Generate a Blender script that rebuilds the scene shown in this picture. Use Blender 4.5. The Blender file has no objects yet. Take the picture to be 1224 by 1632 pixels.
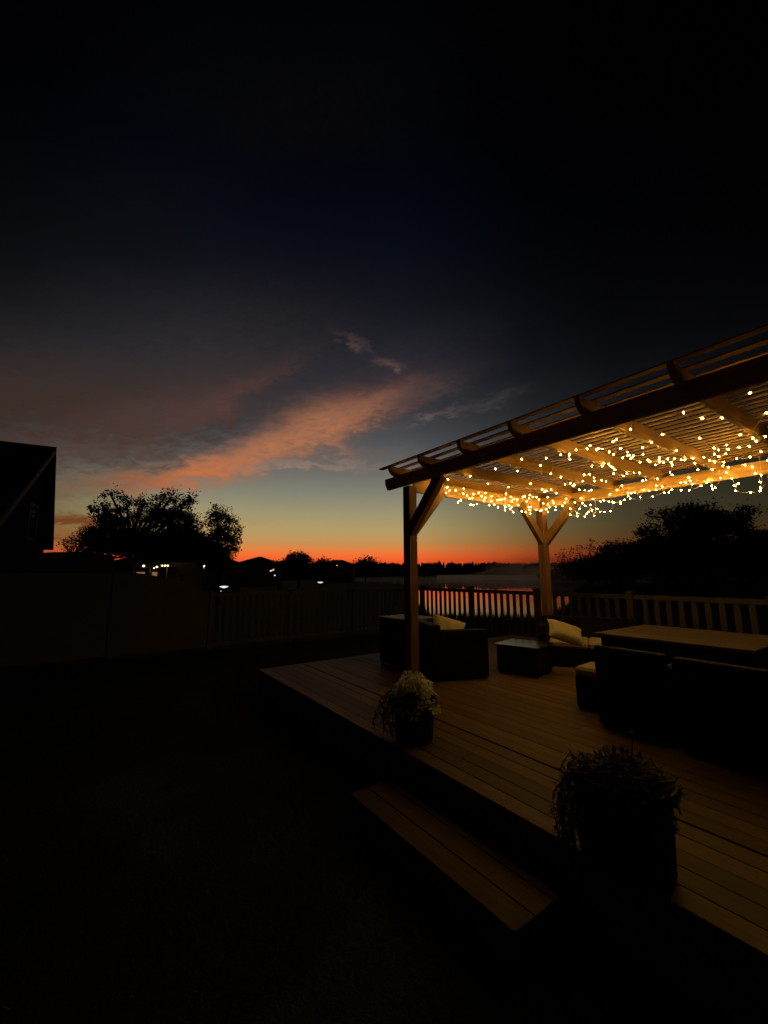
import bpy, math, random
from mathutils import Vector, Matrix

random.seed(11)
C = bpy.context.scene.collection
scene = bpy.context.scene

# ------------------------------------------------------------------ camera
YAW = math.radians(35.3)          # view direction, measured from -X towards +Y
PITCH = math.radians(8.8)
ROLL = 0.003
CAMZ = 1.76
F0 = Vector((-math.cos(YAW), math.sin(YAW), 0))      # horizontal view direction
R0 = Vector((math.sin(YAW), math.cos(YAW), 0))       # to the right of it
UP = Vector((0, 0, 1))
_f = F0 * math.cos(PITCH) + UP * math.sin(PITCH)
_u = UP * math.cos(PITCH) - F0 * math.sin(PITCH)
_r = R0 * math.cos(ROLL) - _u * math.sin(ROLL)
_u = _u * math.cos(ROLL) + R0 * math.sin(ROLL)
cam_data = bpy.data.cameras.new("camera")
cam = bpy.data.objects.new("camera", cam_data)
C.objects.link(cam)
m = Matrix((( _r.x, _u.x, -_f.x, 0), (_r.y, _u.y, -_f.y, 0), (_r.z, _u.z, -_f.z, 0), (0, 0, 0, 1)))
cam.matrix_world = Matrix.Translation((0, 0, CAMZ)) @ m
cam_data.sensor_fit = 'HORIZONTAL'
cam_data.sensor_width = 36.0
cam_data.lens = 36.0 * 650.0 / 1224.0
cam_data.clip_start = 0.05
cam_data.clip_end = 9000.0
scene.camera = cam
scene.render.resolution_x = 768
scene.render.resolution_y = 1024
scene.view_settings.view_transform = 'Standard'
scene.view_settings.look = 'None'
scene.view_settings.exposure = 0.0
scene.view_settings.gamma = 1.0
scene.cycles.use_denoising = True
scene.cycles.use_light_tree = True
scene.cycles.max_bounces = 6
scene.cycles.transparent_max_bounces = 16
scene.cycles.volume_bounces = 0
scene.cycles.sample_clamp_indirect = 3.0


def lin(c):
    out = []
    for v in c:
        v /= 255.0
        out.append(v / 12.92 if v <= 0.04045 else ((v + 0.055) / 1.055) ** 2.4)
    return tuple(out) + (1.0,)


# ------------------------------------------------------------------ world: the dusk sky
world = bpy.data.worlds.new("World")
scene.world = world
world.use_nodes = True
nt = world.node_tree
nt.nodes.clear()


class N:
    """tiny node helper"""
    def __init__(self, tree):
        self.t = tree

    def new(self, kind, **kw):
        n = self.t.nodes.new(kind)
        for k, v in kw.items():
            setattr(n, k, v)
        return n

    def put(self, sock, v):
        if isinstance(v, bpy.types.NodeSocket):
            self.t.links.new(v, sock)
        elif v is not None:
            sock.default_value = v

    def math(self, op, a, b=None, c=None, clamp=False):
        n = self.new('ShaderNodeMath', operation=op, use_clamp=clamp)
        self.put(n.inputs[0], a)
        if b is not None:
            self.put(n.inputs[1], b)
        if c is not None:
            self.put(n.inputs[2], c)
        return n.outputs[0]

    def dot(self, a, b):
        n = self.new('ShaderNodeVectorMath', operation='DOT_PRODUCT')
        self.put(n.inputs[0], a)
        self.put(n.inputs[1], b)
        return n.outputs['Value']

    def vec(self, x, y, z=0.0):
        n = self.new('ShaderNodeCombineXYZ')
        self.put(n.inputs[0], x)
        self.put(n.inputs[1], y)
        self.put(n.inputs[2], z)
        return n.outputs[0]

    def noise(self, v, scale, detail=4.0, rough=0.55, distortion=0.0):
        n = self.new('ShaderNodeTexNoise')
        self.put(n.inputs['Vector'], v)
        n.inputs['Scale'].default_value = scale
        n.inputs['Detail'].default_value = detail
        n.inputs['Roughness'].default_value = rough
        n.inputs['Distortion'].default_value = distortion
        return n.outputs[0]

    def ramp(self, fac, stops, interp='LINEAR'):
        n = self.new('ShaderNodeValToRGB')
        cr = n.color_ramp
        cr.interpolation = interp
        while len(cr.elements) > 1:
            cr.elements.remove(cr.elements[-1])
        cr.elements[0].position = stops[0][0]
        cr.elements[0].color = stops[0][1]
        for p, c in stops[1:]:
            e = cr.elements.new(p)
            e.color = c
        self.put(n.inputs[0], fac)
        return n.outputs[0]

    def mix(self, fac, a, b, mode='MIX'):
        n = self.new('ShaderNodeMixRGB', blend_type=mode)
        self.put(n.inputs[0], fac)
        self.put(n.inputs[1], a)
        self.put(n.inputs[2], b)
        return n.outputs[0]


w = N(nt)
tc = w.new('ShaderNodeTexCoord')
D = tc.outputs['Generated']
sx = w.new('ShaderNodeSeparateXYZ')
w.put(sx.inputs[0], D)
DEG = 180.0 / math.pi
el = w.math('MULTIPLY', w.math('ARCSINE', sx.outputs[2]), DEG)
az = w.math('MULTIPLY', w.math('ARCTAN2', w.dot(D, tuple(R0)), w.dot(D, tuple(F0))), DEG)
# brightness and colour by height above the horizon, where the sun has gone down
g = [(0.0, (232, 78, 40)), (1.9, (246, 92, 42)), (2.5, (246, 108, 50)), (3.1, (238, 122, 60)), (3.7, (222, 134, 70)),
     (4.3, (203, 143, 82)), (5.0, (192, 150, 92)), (6.3, (178, 155, 103)), (8.5, (157, 148, 112)), (11.0, (134, 132, 114)),
     (14.0, (110, 110, 105)), (18.0, (80, 83, 86)), (22.0, (58, 60, 65)), (26.5, (40, 42, 50)), (31.0, (28, 30, 38)), (36.0, (18, 20, 27)),
     (41.0, (8, 12, 22)), (46.0, (4, 6, 16)), (51.0, (3, 4, 10)), (57.0, (2, 3, 5)), (70.0, (1, 1, 2))]
sky = w.ramp(w.math('DIVIDE', el, 70.0, clamp=True), [(e / 70.0, lin(c)) for e, c in g])
# the glow dies away to both sides of the sunset
aw = w.math('ABSOLUTE', w.math('ADD', az, 12.0))
def gray(v): return (v, v, v, 1)
side = w.ramp(w.math('DIVIDE', aw, 120.0, clamp=True),
              [(0, gray(1.0)), (14 / 120, gray(1.0)), (24 / 120, gray(.66)), (33 / 120, gray(.33)), (43 / 120, gray(.15)),
               (58 / 120, gray(.07)), (1.0, gray(.03))])
sky = w.mix(1.0, sky, side, 'MULTIPLY')
# clouds: (azimuth, elevation, half length, half width, tilt in degrees, colour, strength)
n1 = w.noise(w.vec(w.math('MULTIPLY', az, .11), w.math('MULTIPLY', el, .26), 0.3), 1.0, 5.0, .6)
n2 = w.noise(w.vec(w.math('MULTIPLY', az, .30), w.math('MULTIPLY', el, .85), 4.7), 1.0, 6.0, .62, .6)
n3 = w.noise(w.vec(w.math('ADD', w.math('MULTIPLY', az, .55), w.math('MULTIPLY', el, .35)),
                   w.math('SUBTRACT', w.math('MULTIPLY', el, 1.6), w.math('MULTIPLY', az, .55)), 9.1), 1.0, 5.0, .6, .4)
azw = w.math('ADD', az, w.math('MULTIPLY', w.math('SUBTRACT', n1, .5), 9.0))
elw = w.math('ADD', el, w.math('ADD', w.math('MULTIPLY', w.math('SUBTRACT', n2, .5), 4.2),
                               w.math('MULTIPLY', w.math('SUBTRACT', n3, .5), 1.6)))
clouds = [
    (-26, 24, 18, 7.5, 18, (50, 44, 45), .85),
    (-40, 18, 15, 5.0, 6, (58, 45, 40), 1.1),
    (-30, 19.5, 12, 2.8, 24, (82, 60, 54), .65),
    (-22, 22.5, 9, 1.3, 34, (92, 62, 56), .55),
    (-3, 27.5, 13, 3.0, 14, (50, 46, 52), .50),
    (-31, 11.4, 6.5, 1.3, 12, (140, 88, 62), .80),
    (-34, 14.0, 8.0, 1.6, 8, (84, 66, 58), .80),
    (-24, 13.6, 7.0, 1.3, 21, (196, 112, 66), .90),
    (-16, 17.0, 7.0, 2.1, 27, (180, 114, 76), .95),
    (-8.5, 20.6, 6.5, 2.6, 18, (168, 110, 78), .95),
    (-1.0, 23.4, 6.0, 1.7, 20, (150, 98, 74), .85),
    (6.0, 25.3, 6.0, 1.7, 12, (74, 60, 60), .70),
    (-5.5, 31.4, 2.0, .55, -26, (78, 64, 62), .65),
    (-2.8, 30.6, 1.6, .35, -28, (68, 58, 57), .50),
    (0.8, 28.5, 1.7, .55, -6, (98, 74, 68), .85),
    (7.6, 21.8, 3.0, .50, 12, (104, 88, 84), .70),
    (14.5, 23.0, 4.5, .80, 12, (66, 60, 62), .60),
    (-5.5, 16.6, 7.5, 1.3, 3, (104, 94, 90), .85),
    (-12.5, 15.0, 6.0, .55, 4, (142, 120, 106), .9),
    (-6.5, 15.2, 5.0, .5, -2, (136, 116, 104), .85),
    (-8.0, 17.9, 3.0, .6, -24, (156, 104, 82), .70),
    (-38, 6.0, 7.0, .80, 2, (112, 66, 36), 1.2),
    (-39, 4.2, 7.0, .60, 2, (128, 74, 38), 1.0),
    (-38, 9.0, 5.0, .70, 4, (110, 88, 68), .45),
    (-21, 6.5, 4.0, .60, 8, (176, 118, 84), .45),
    (-14, 52, 20, 4.5, 8, (8, 8, 10), .65),
    (-34, 40, 12, 4.0, 18, (13, 13, 16), .55),
]
for i, (a0, e0, L, W, t, col, s) in enumerate(clouds):
    ca, sa = math.cos(math.radians(t)), math.sin(math.radians(t))
    da = w.math('SUBTRACT', azw, float(a0))
    de = w.math('SUBTRACT', elw, float(e0))
    p = w.math('DIVIDE', w.math('ADD', w.math('MULTIPLY', da, ca), w.math('MULTIPLY', de, sa)), float(L))
    q = w.math('DIVIDE', w.math('SUBTRACT', w.math('MULTIPLY', de, ca), w.math('MULTIPLY', da, sa)), float(W))
    r2 = w.math('ADD', w.math('MULTIPLY', p, p), w.math('MULTIPLY', q, q))
    msk = w.math('EXPONENT', w.math('MULTIPLY', r2, -1.0))
    tex = w.math('ADD', .1, w.math('MULTIPLY', w.math('MULTIPLY', n3, n2), 3.4))
    msk = w.math('MULTIPLY', w.math('MULTIPLY', msk, tex), float(s), clamp=True)
    sky = w.mix(msk, sky, lin(col))
bgn = w.new('ShaderNodeBackground')
w.put(bgn.inputs['Color'], sky)
bgn.inputs['Strength'].default_value = 1.0
wo = w.new('ShaderNodeOutputWorld')
nt.links.new(bgn.outputs[0], wo.inputs['Surface'])
world.cycles.sampling_method = 'MANUAL'
world.cycles.sample_map_resolution = 512


# ------------------------------------------------------------------ helpers
def at(px, py_, depth):
    """a point at a given depth, from photo pixel columns/rows (1224 x 1632)"""
    d = _f + _r * ((px - 612) / 650.0) - _u * ((py_ - 816) / 650.0)
    return Vector((0, 0, CAMZ)) + d * (depth / d.dot(F0))


def ll(t, depth):
    """ground point: t = sideways / forward, depth = metres forward"""
    return F0 * depth + R0 * (t * depth)


class MB:
    def __init__(self):
        self.v, self.f = [], []

    def add(self, vs, fs):
        o = len(self.v)
        self.v += [tuple(p) for p in vs]
        self.f += [tuple(i + o for i in q) for q in fs]
        return self

    def box(self, x0, x1, y0, y1, z0, z1, bev=0.0):
        b = bev
        if b <= 0:
            vs = [(x, y, z) for x in (x0, x1) for y in (y0, y1) for z in (z0, z1)]
            fs = [(0, 1, 3, 2), (4, 6, 7, 5), (0, 4, 5, 1), (2, 3, 7, 6), (0, 2, 6, 4), (1, 5, 7, 3)]
            return self.add(vs, fs)
        # chamfered box
        vs, fs = [], []
        idx = {}
        for sx_ in (0, 1):
            for sy in (0, 1):
                for sz in (0, 1):
                    X, Y, Z = (x0, x1)[sx_], (y0, y1)[sy], (z0, z1)[sz]
                    ix, iy, iz = (b, -b)[sx_], (b, -b)[sy], (b, -b)[sz]
                    for k, p in enumerate(((X, Y + iy, Z + iz), (X + ix, Y, Z + iz), (X + ix, Y + iy, Z))):
                        idx[(sx_, sy, sz, k)] = len(vs)
                        vs.append(p)
        I = idx
        for s in (0, 1):
            q = [I[(s, 0, 0, 0)], I[(s, 1, 0, 0)], I[(s, 1, 1, 0)], I[(s, 0, 1, 0)]]
            fs.append(tuple(q if s else q[::-1]))
            q = [I[(0, s, 0, 1)], I[(1, s, 0, 1)], I[(1, s, 1, 1)], I[(0, s, 1, 1)]]
            fs.append(tuple(q[::-1] if s else q))
            q = [I[(0, 0, s, 2)], I[(1, 0, s, 2)], I[(1, 1, s, 2)], I[(0, 1, s, 2)]]
            fs.append(tuple(q if s else q[::-1]))
        for a in (0, 1):
            for c in (0, 1):
                fs.append((I[(a, c, 0, 0)], I[(a, c, 1, 0)], I[(a, c, 1, 1)], I[(a, c, 0, 1)]))
                fs.append((I[(a, 0, c, 0)], I[(a, 1, c, 0)], I[(a, 1, c, 2)], I[(a, 0, c, 2)]))
                fs.append((I[(0, a, c, 1)], I[(1, a, c, 1)], I[(1, a, c, 2)], I[(0, a, c, 2)]))
                for d in (0, 1):
                    fs.append((I[(a, c, d, 0)], I[(a, c, d, 1)], I[(a, c, d, 2)]))
        return self.add(vs, fs)

    def tube(self, pts, rads, n=6, caps=True):
        pts = [Vector(p) for p in pts]
        if not isinstance(rads, (list, tuple)):
            rads = [rads] * len(pts)
        vs, fs = [], []
        for i, p in enumerate(pts):
            d = (pts[min(i + 1, len(pts) - 1)] - pts[max(i - 1, 0)])
            if d.length < 1e-9:
                d = Vector((0, 0, 1))
            d.normalize()
            a = d.cross(Vector((0, 0, 1)) if abs(d.z) < .95 else Vector((1, 0, 0))).normalized()
            b = d.cross(a)
            for k in range(n):
                t = 2 * math.pi * k / n
                vs.append(p + (a * math.cos(t) + b * math.sin(t)) * rads[i])
        for i in range(len(pts) - 1):
            for k in range(n):
                fs.append((i * n + k, i * n + (k + 1) % n, (i + 1) * n + (k + 1) % n, (i + 1) * n + k))
        if caps:
            fs.append(tuple(range(n)))
            fs.append(tuple((len(pts) - 1) * n + k for k in range(n))[::-1])
        return self.add(vs, fs)

    def beam(self, a, b, wx, wz, up=(0, 0, 1)):
        """a rectangular bar between two points, wx wide sideways and wz high"""
        a, b = Vector(a), Vector(b)
        d = (b - a).normalized()
        s = d.cross(Vector(up)).normalized()
        u = s.cross(d)
        vs = [p + s * (i * wx / 2) + u * (j * wz / 2) for p in (a, b) for i, j in ((-1, -1), (1, -1), (1, 1), (-1, 1))]
        fs = [(0, 3, 2, 1), (4, 5, 6, 7), (0, 1, 5, 4), (1, 2, 6, 5), (2, 3, 7, 6), (3, 0, 4, 7)]
        return self.add(vs, fs)

    def prism_x(self, prof, x0, x1):
        """profile of (y, z) points extruded along x"""
        n = len(prof)
        vs = [(x0, y, z) for y, z in prof] + [(x1, y, z) for y, z in prof]
        fs = [tuple(range(n)), tuple(range(2 * n - 1, n - 1, -1))]
        fs += [(i, i + n, (i + 1) % n + n, (i + 1) % n) for i in range(n)]
        return self.add(vs, fs)

    def prism_y(self, prof, y0, y1):
        n = len(prof)
        vs = [(x, y0, z) for x, z in prof] + [(x, y1, z) for x, z in prof]
        fs = [tuple(range(n)), tuple(range(2 * n - 1, n - 1, -1))]
        fs += [(i, i + n, (i + 1) % n + n, (i + 1) % n) for i in range(n)]
        return self.add(vs, fs)

    def lathe(self, prof, n=32, c=(0, 0)):
        vs, fs = [], []
        for r, z in prof:
            for k in range(n):
                t = 2 * math.pi * k / n
                vs.append((c[0] + r * math.cos(t), c[1] + r * math.sin(t), z))
        for i in range(len(prof) - 1):
            for k in range(n):
                fs.append((i * n + k, i * n + (k + 1) % n, (i + 1) * n + (k + 1) % n, (i + 1) * n + k))
        return self.add(vs, fs)

    def build(self, name, mat, parent=None, smooth=False, loc=None):
        me = bpy.data.meshes.new(name)
        me.from_pydata(self.v, [], self.f)
        me.update()
        if mat:
            me.materials.append(mat)
        if smooth:
            me.polygons.foreach_set('use_smooth', [True] * len(me.polygons))
        o = bpy.data.objects.new(name, me)
        C.objects.link(o)
        if parent:
            o.parent = parent
        if loc is not None:
            o.location = loc
        return o


def tag(o, label=None, cat=None, group=None, kind=None):
    if label:
        o['label'] = label
    if cat:
        o['category'] = cat
    if group:
        o['group'] = group
    if kind:
        o['kind'] = kind
    return o


def empty(name, loc=(0, 0, 0), rz=0.0):
    o = bpy.data.objects.new(name, None)
    C.objects.link(o)
    o.location = loc
    o.rotation_euler = (0, 0, rz)
    o.empty_display_size = .1
    return o


# ------------------------------------------------------------------ materials
MATS = {}


def mat(name, base, rough=.7, metal=0.0, spec=.3, build=None):
    m_ = bpy.data.materials.new(name)
    m_.use_nodes = True
    t = N(m_.node_tree)
    bs = m_.node_tree.nodes['Principled BSDF']
    bs.inputs['Base Color'].default_value = tuple(base) + (1,)
    bs.inputs['Roughness'].default_value = rough
    bs.inputs['Metallic'].default_value = metal
    bs.inputs['Specular IOR Level'].default_value = spec
    if build:
        build(t, bs)
    MATS[name] = m_
    return m_


def bump(t, bs, h, strength=.4, dist=.01):
    b = t.new('ShaderNodeBump')
    b.inputs['Strength'].default_value = strength
    b.inputs['Distance'].default_value = dist
    t.put(b.inputs['Height'], h)
    t.put(bs.inputs['Normal'], b.outputs[0])


def wood(c1, c2, axis, grain=1.0, knots=True, bm=.35):
    def f(t, bs):
        tcn = t.new('ShaderNodeTexCoord')
        mp = t.new('ShaderNodeMapping')
        s = [26.0, 26.0, 26.0]
        s[axis] = 1.6
        mp.inputs['Scale'].default_value = s
        geo = t.new('ShaderNodeNewGeometry')
        off = t.new('ShaderNodeVectorMath', operation='MULTIPLY_ADD')
        t.put(off.inputs[0], t.vec(geo.outputs['Random Per Island'], geo.outputs['Random Per Island'], geo.outputs['Random Per Island']))
        off.inputs[1].default_value = (37, 53, 71)
        t.put(off.inputs[2], tcn.outputs['Object'])
        t.put(mp.inputs[0], off.outputs[0])
        n = t.noise(mp.outputs[0], grain, 5.0, .62, .5)
        n2_ = t.noise(off.outputs[0], 2.3, 3.0)
        r_ = t.ramp(n, [(.28, tuple(c1) + (1,)), (.72, tuple(c2) + (1,))])
        v = t.math('ADD', .66, t.math('MULTIPLY', geo.outputs['Random Per Island'], .42))
        v = t.math('MULTIPLY', v, t.math('ADD', .74, t.math('MULTIPLY', n2_, .5)))
        col = t.mix(1.0, r_, t.vec(v, v, v), 'MULTIPLY')
        if knots:
            vo = t.new('ShaderNodeTexVoronoi')
            mp2 = t.new('ShaderNodeMapping')
            s2 = [7.0, 7.0, 7.0]
            s2[axis] = 2.2
            mp2.inputs['Scale'].default_value = s2
            t.put(mp2.inputs[0], off.outputs[0])
            t.put(vo.inputs['Vector'], mp2.outputs[0])
            k = t.ramp(vo.outputs['Distance'], [(.05, (.30, .26, .22, 1)), (.13, (1, 1, 1, 1))])
            col = t.mix(1.0, col, k, 'MULTIPLY')
        t.put(bs.inputs['Base Color'], col)
        if bm:
            bump(t, bs, n, bm, .003)
    return f


timber = [mat('pine_timber_' + 'xyz'[a], (.4, .25, .13), .62, build=wood((.42, .235, .085), (.70, .42, .17), a, bm=.12) if a < 2 else wood((.15, .08, .03), (.28, .155, .063), a, bm=.12)) for a in range(3)]  # one pine: posts and braces darkened, roof timbers lightened, light falloff in the colour
slat_m = mat('pine_slat', (.35, .2, .1), .7, build=wood((.55, .33, .14), (.78, .50, .23), 0, knots=False, bm=0))
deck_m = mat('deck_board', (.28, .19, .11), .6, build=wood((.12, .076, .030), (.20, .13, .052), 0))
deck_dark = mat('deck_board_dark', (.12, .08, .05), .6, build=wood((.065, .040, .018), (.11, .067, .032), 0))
step_m = mat('step_board_dimmed', (.2, .13, .06), .65, build=wood((.08, .047, .018), (.13, .08, .032), 0))  # darkened below the deck tone: lens falloff put into the colour
fascia_m = mat('deck_fascia', (.12, .08, .05), .7, build=wood((.09, .055, .03), (.17, .11, .06), 0))


def noisy(c1, c2, scale, bstr=.0, bdist=.01, detail=5.0):
    def f(t, bs):
        tcn = t.new('ShaderNodeTexCoord')
        n = t.noise(tcn.outputs['Object'], scale, detail, .6)
        t.put(bs.inputs['Base Color'], t.ramp(n, [(.3, tuple(c1) + (1,)), (.7, tuple(c2) + (1,))]))
        if bstr:
            bump(t, bs, n, bstr, bdist)
    return f


def wicker_f(t, bs):
    tcn = t.new('ShaderNodeTexCoord')
    w1 = t.new('ShaderNodeTexWave', wave_type='BANDS', bands_direction='Z')
    w1.inputs['Scale'].default_value = 22
    w1.inputs['Distortion'].default_value = .6
    t.put(w1.inputs['Vector'], tcn.outputs['Object'])
    w2 = t.new('ShaderNodeTexWave', wave_type='BANDS', bands_direction='DIAGONAL')
    w2.inputs['Scale'].default_value = 13
    t.put(w2.inputs['Vector'], tcn.outputs['Object'])
    h = t.math('MULTIPLY', w1.outputs['Fac'], w2.outputs['Fac'])
    t.put(bs.inputs['Base Color'], t.ramp(h, [(.1, (.003, .002, .0015, 1)), (.8, (.014, .010, .006, 1))]))
    bump(t, bs, h, .8, .006)


wicker = mat('dark_wicker', (.02, .014, .01), .6, spec=.15, build=wicker_f)


def cloth_f(c1, c2):
    def f(t, bs):
        tcn = t.new('ShaderNodeTexCoord')
        n = t.noise(tcn.outputs['Object'], 5.0, 4.0)
        fine = t.noise(tcn.outputs['Object'], 420.0, 2.0)
        t.put(bs.inputs['Base Color'], t.ramp(n, [(.3, tuple(c1) + (1,)), (.7, tuple(c2) + (1,))]))
        bump(t, bs, t.math('ADD', t.math('MULTIPLY', n, 3.0), t.math('MULTIPLY', fine, .3)), .35, .01)
    return f


cream = mat('cream_cloth', (.6, .55, .42), .9, build=cloth_f((.50, .46, .36), (.62, .58, .47)))
seat_cloth = mat('beige_cloth', (.4, .35, .25), .9, build=cloth_f((.36, .31, .22), (.46, .41, .31)))
table_m = mat('table_slats', (.3, .2, .12), .5, build=wood((.07, .046, .020), (.115, .076, .034), 0, knots=False))
glass_top = mat('tinted_glass_top', (.05, .06, .055), .12, spec=.6, build=noisy((.035, .042, .04), (.07, .08, .072), 3.0))
pot_m = mat('dark_resin_pot', (.015, .014, .013), .55, build=noisy((.010, .009, .009), (.022, .020, .018), 9.0, .2))
soil_m = mat('potting_soil', (.02, .013, .008), .95, build=noisy((.012, .008, .005), (.035, .022, .014), 40.0, .8, .02))
leaf_m = mat('petunia_leaf', (.05, .08, .025), .6, build=noisy((.03, .055, .014), (.07, .105, .035), 30.0))
def translucent(m_, fac=.5):
    t = m_.node_tree
    bs = t.nodes['Principled BSDF']
    out = [n for n in t.nodes if n.type == 'OUTPUT_MATERIAL'][0]
    tr = t.nodes.new('ShaderNodeBsdfTranslucent')
    mx = t.nodes.new('ShaderNodeMixShader')
    mx.inputs[0].default_value = fac
    t.links.new(bs.inputs['Base Color'].links[0].from_socket, tr.inputs['Color'])
    t.links.new(bs.outputs[0], mx.inputs[1])
    t.links.new(tr.outputs[0], mx.inputs[2])
    t.links.new(mx.outputs[0], out.inputs['Surface'])


vine_m = mat('trailing_vine_leaf', (.045, .06, .03), .65, build=noisy((.03, .042, .02), (.07, .085, .045), 25.0))
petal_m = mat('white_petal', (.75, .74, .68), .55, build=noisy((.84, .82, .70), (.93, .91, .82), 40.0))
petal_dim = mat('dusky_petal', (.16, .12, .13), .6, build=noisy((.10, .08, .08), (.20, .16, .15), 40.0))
eye_m = mat('flower_throat', (.45, .4, .1), .6, build=noisy((.35, .32, .08), (.5, .45, .14), 40.0))
translucent(petal_m, .55)
translucent(petal_dim, .4)
translucent(leaf_m, .35)
translucent(vine_m, .3)
bark_m = mat('tree_bark', (.05, .04, .03), .9, build=noisy((.03, .023, .017), (.07, .055, .042), 6.0, .6, .03))
oak_m = mat('oak_leaves', (.04, .05, .02), .7, build=noisy((.022, .032, .012), (.055, .07, .028), .8))
wood_far = mat('far_foliage', (.03, .04, .02), .8, build=noisy((.02, .028, .014), (.045, .055, .028), .3))
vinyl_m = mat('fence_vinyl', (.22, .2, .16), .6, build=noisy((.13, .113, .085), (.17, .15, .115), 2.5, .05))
rear_m = mat('fence_vinyl_shaded', (.1, .09, .07), .65, build=noisy((.038, .033, .025), (.060, .052, .039), 2.5, .05))  # same vinyl as the left fence, darkened to put dimmer light into its colour
wire_m = mat('copper_wire', (.7, .5, .28), .45, .0, build=noisy((.62, .42, .22), (.8, .6, .36), 20.0))
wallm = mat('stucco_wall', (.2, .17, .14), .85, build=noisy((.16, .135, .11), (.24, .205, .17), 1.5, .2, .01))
roofm = mat('roof_shingles', (.04, .036, .033), .9, build=noisy((.028, .025, .023), (.06, .053, .048), 5.0, .3, .02))
trim_m = mat('house_trim', (.35, .33, .3), .7, build=noisy((.30, .28, .25), (.38, .36, .33), 2.0))
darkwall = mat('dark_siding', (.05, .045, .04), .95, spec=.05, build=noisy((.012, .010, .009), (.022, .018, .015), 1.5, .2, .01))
darktrim = mat('brown_trim', (.09, .075, .06), .7, build=noisy((.013, .011, .009), (.02, .017, .013), 2.0))
paneglass = mat('window_pane', (.02, .02, .022), .08, spec=.6, build=noisy((.012, .012, .014), (.028, .028, .03), 1.0))
metal_d = mat('dark_metal', (.03, .03, .03), .45, .6, build=noisy((.02, .02, .02), (.045, .045, .045), 8.0))
screw_m = mat('bolt_head', (.12, .11, .1), .4, .8, build=noisy((.08, .075, .07), (.16, .15, .13), 20.0))


def ground_f(t, bs):
    tcn = t.new('ShaderNodeTexCoord')
    a_ = t.noise(tcn.outputs['Object'], .55, 5.0, .6, .3)
    b_ = t.noise(tcn.outputs['Object'], 26.0, 5.0, .7)
    c_ = t.ramp(a_, [(.38, (.020, .028, .010, 1)), (.55, (.040, .046, .018, 1)), (.68, (.085, .070, .036, 1))])
    v = t.math('ADD', .45, b_)
    t.put(bs.inputs['Base Color'], t.mix(1.0, c_, t.vec(v, v, v), 'MULTIPLY'))
    bump(t, bs, b_, .9, .05)


ground_m = mat('dark_lawn', (.04, .045, .02), .95, spec=.1, build=ground_f)


def water_f(t, bs):
    tcn = t.new('ShaderNodeTexCoord')
    mp = t.new('ShaderNodeMapping')
    mp.inputs['Scale'].default_value = (.9, .9, .9)
    t.put(mp.inputs[0], tcn.outputs['Object'])
    n = t.noise(mp.outputs[0], 1.3, 3.0, .5)
    bump(t, bs, n, .02, .007)


water_m = mat('lake_water', (.006, .008, .010), .02, spec=.5, build=water_f)


def emit(name, col, strength):
    m_ = bpy.data.materials.new(name)
    m_.use_nodes = True
    bs = m_.node_tree.nodes['Principled BSDF']
    bs.inputs['Base Color'].default_value = (.8, .7, .5, 1)
    bs.inputs['Emission Color'].default_value = tuple(col) + (1,)
    bs.inputs['Emission Strength'].default_value = strength
    return m_


bulb_m = emit('fairy_light_glow', (1.0, .56, .095), 158.0)
porch_m = emit('porch_light_glow', (1.0, .72, .32), 5.0)
window_lit = emit('lit_window_glow', (1.0, .50, .22), .22)
led_m = emit('led_lamp_glow', (.86, .95, 1.0), 1.0)
soffit_m = emit('soffit_lamp_glow', (1.0, .72, .40), 1.6)

# ------------------------------------------------------------------ the ground, the lake
SH = [(-9, 1e9), (-.14, 1e9), (-.12, 560), (-.03, 260), (.03, 110), (.06, 50), (.085, 25), (.11, 19), (.34, 18), (.40, 20),
      (.45, 30), (.50, 90), (.58, 400), (.62, 1e9), (99, 1e9)]


def shore(t):
    for (a, da), (b, db) in zip(SH, SH[1:]):
        if a <= t <= b:
            k = (t - a) / (b - a)
            if db > 1e8 or da > 1e8:
                return 1e9
            return da + (db - da) * k
    return 1e9


def gz(x, y):
    p = Vector((x, y, 0))
    d, l = p.dot(F0), p.dot(R0)
    r = p.length
    z = -.0
    if r > 12.5:
        z -= min(.30, (r - 12.5) * .02)
    if d > 15:
        t = l / d
        s = shore(t)
        if s < d < 690:
            z = -1.7
        elif d >= 690 and abs(t) < 1.6:
            z = 5.2
    return z


radii = [0, 1.5, 3, 5, 7, 9, 11, 12.5, 14, 16, 18, 20, 21.5, 23, 24.5, 26, 28, 31, 35, 40, 46, 53, 62, 73, 86, 100, 118, 140, 165,
         195, 230, 265, 300, 340, 400, 470, 560, 640, 690, 705, 730, 780, 1000, 1700, 3200, 6500]
gm = MB()
NA = 360
vs = [(0, 0, 0)]
for r in radii[1:]:
    for k in range(NA):
        a_ = 2 * math.pi * k / NA
        x, y = r * math.cos(a_), r * math.sin(a_)
        vs.append((x, y, gz(x, y)))
fs = [(0, 1 + k, 1 + (k + 1) % NA) for k in range(NA)]
for i in range(len(radii) - 2):
    for k in range(NA):
        a_, b_ = 1 + i * NA, 1 + (i + 1) * NA
        fs.append((a_ + k, b_ + k, b_ + (k + 1) % NA, a_ + (k + 1) % NA))
gm.add(vs, fs)
tag(gm.build('ground', ground_m, smooth=True), 'dark grass of the yard and the land round the lake', kind='structure')
wm = MB()
wp = [ll(-.25, 15), ll(.75, 15), ll(.75, 715), ll(-.25, 715)]
wm.add([(p.x, p.y, -.45) for p in wp], [(0, 1, 2, 3)])
tag(wm.build('water', water_m), 'still lake behind the fence mirroring the orange afterglow', kind='structure')

# ------------------------------------------------------------------ the deck
DZ = .36
deck = tag(empty('wooden_deck', (-1.5, 5.2, 0)), 'low wooden deck of long brown boards under the pergola', 'deck')


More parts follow.
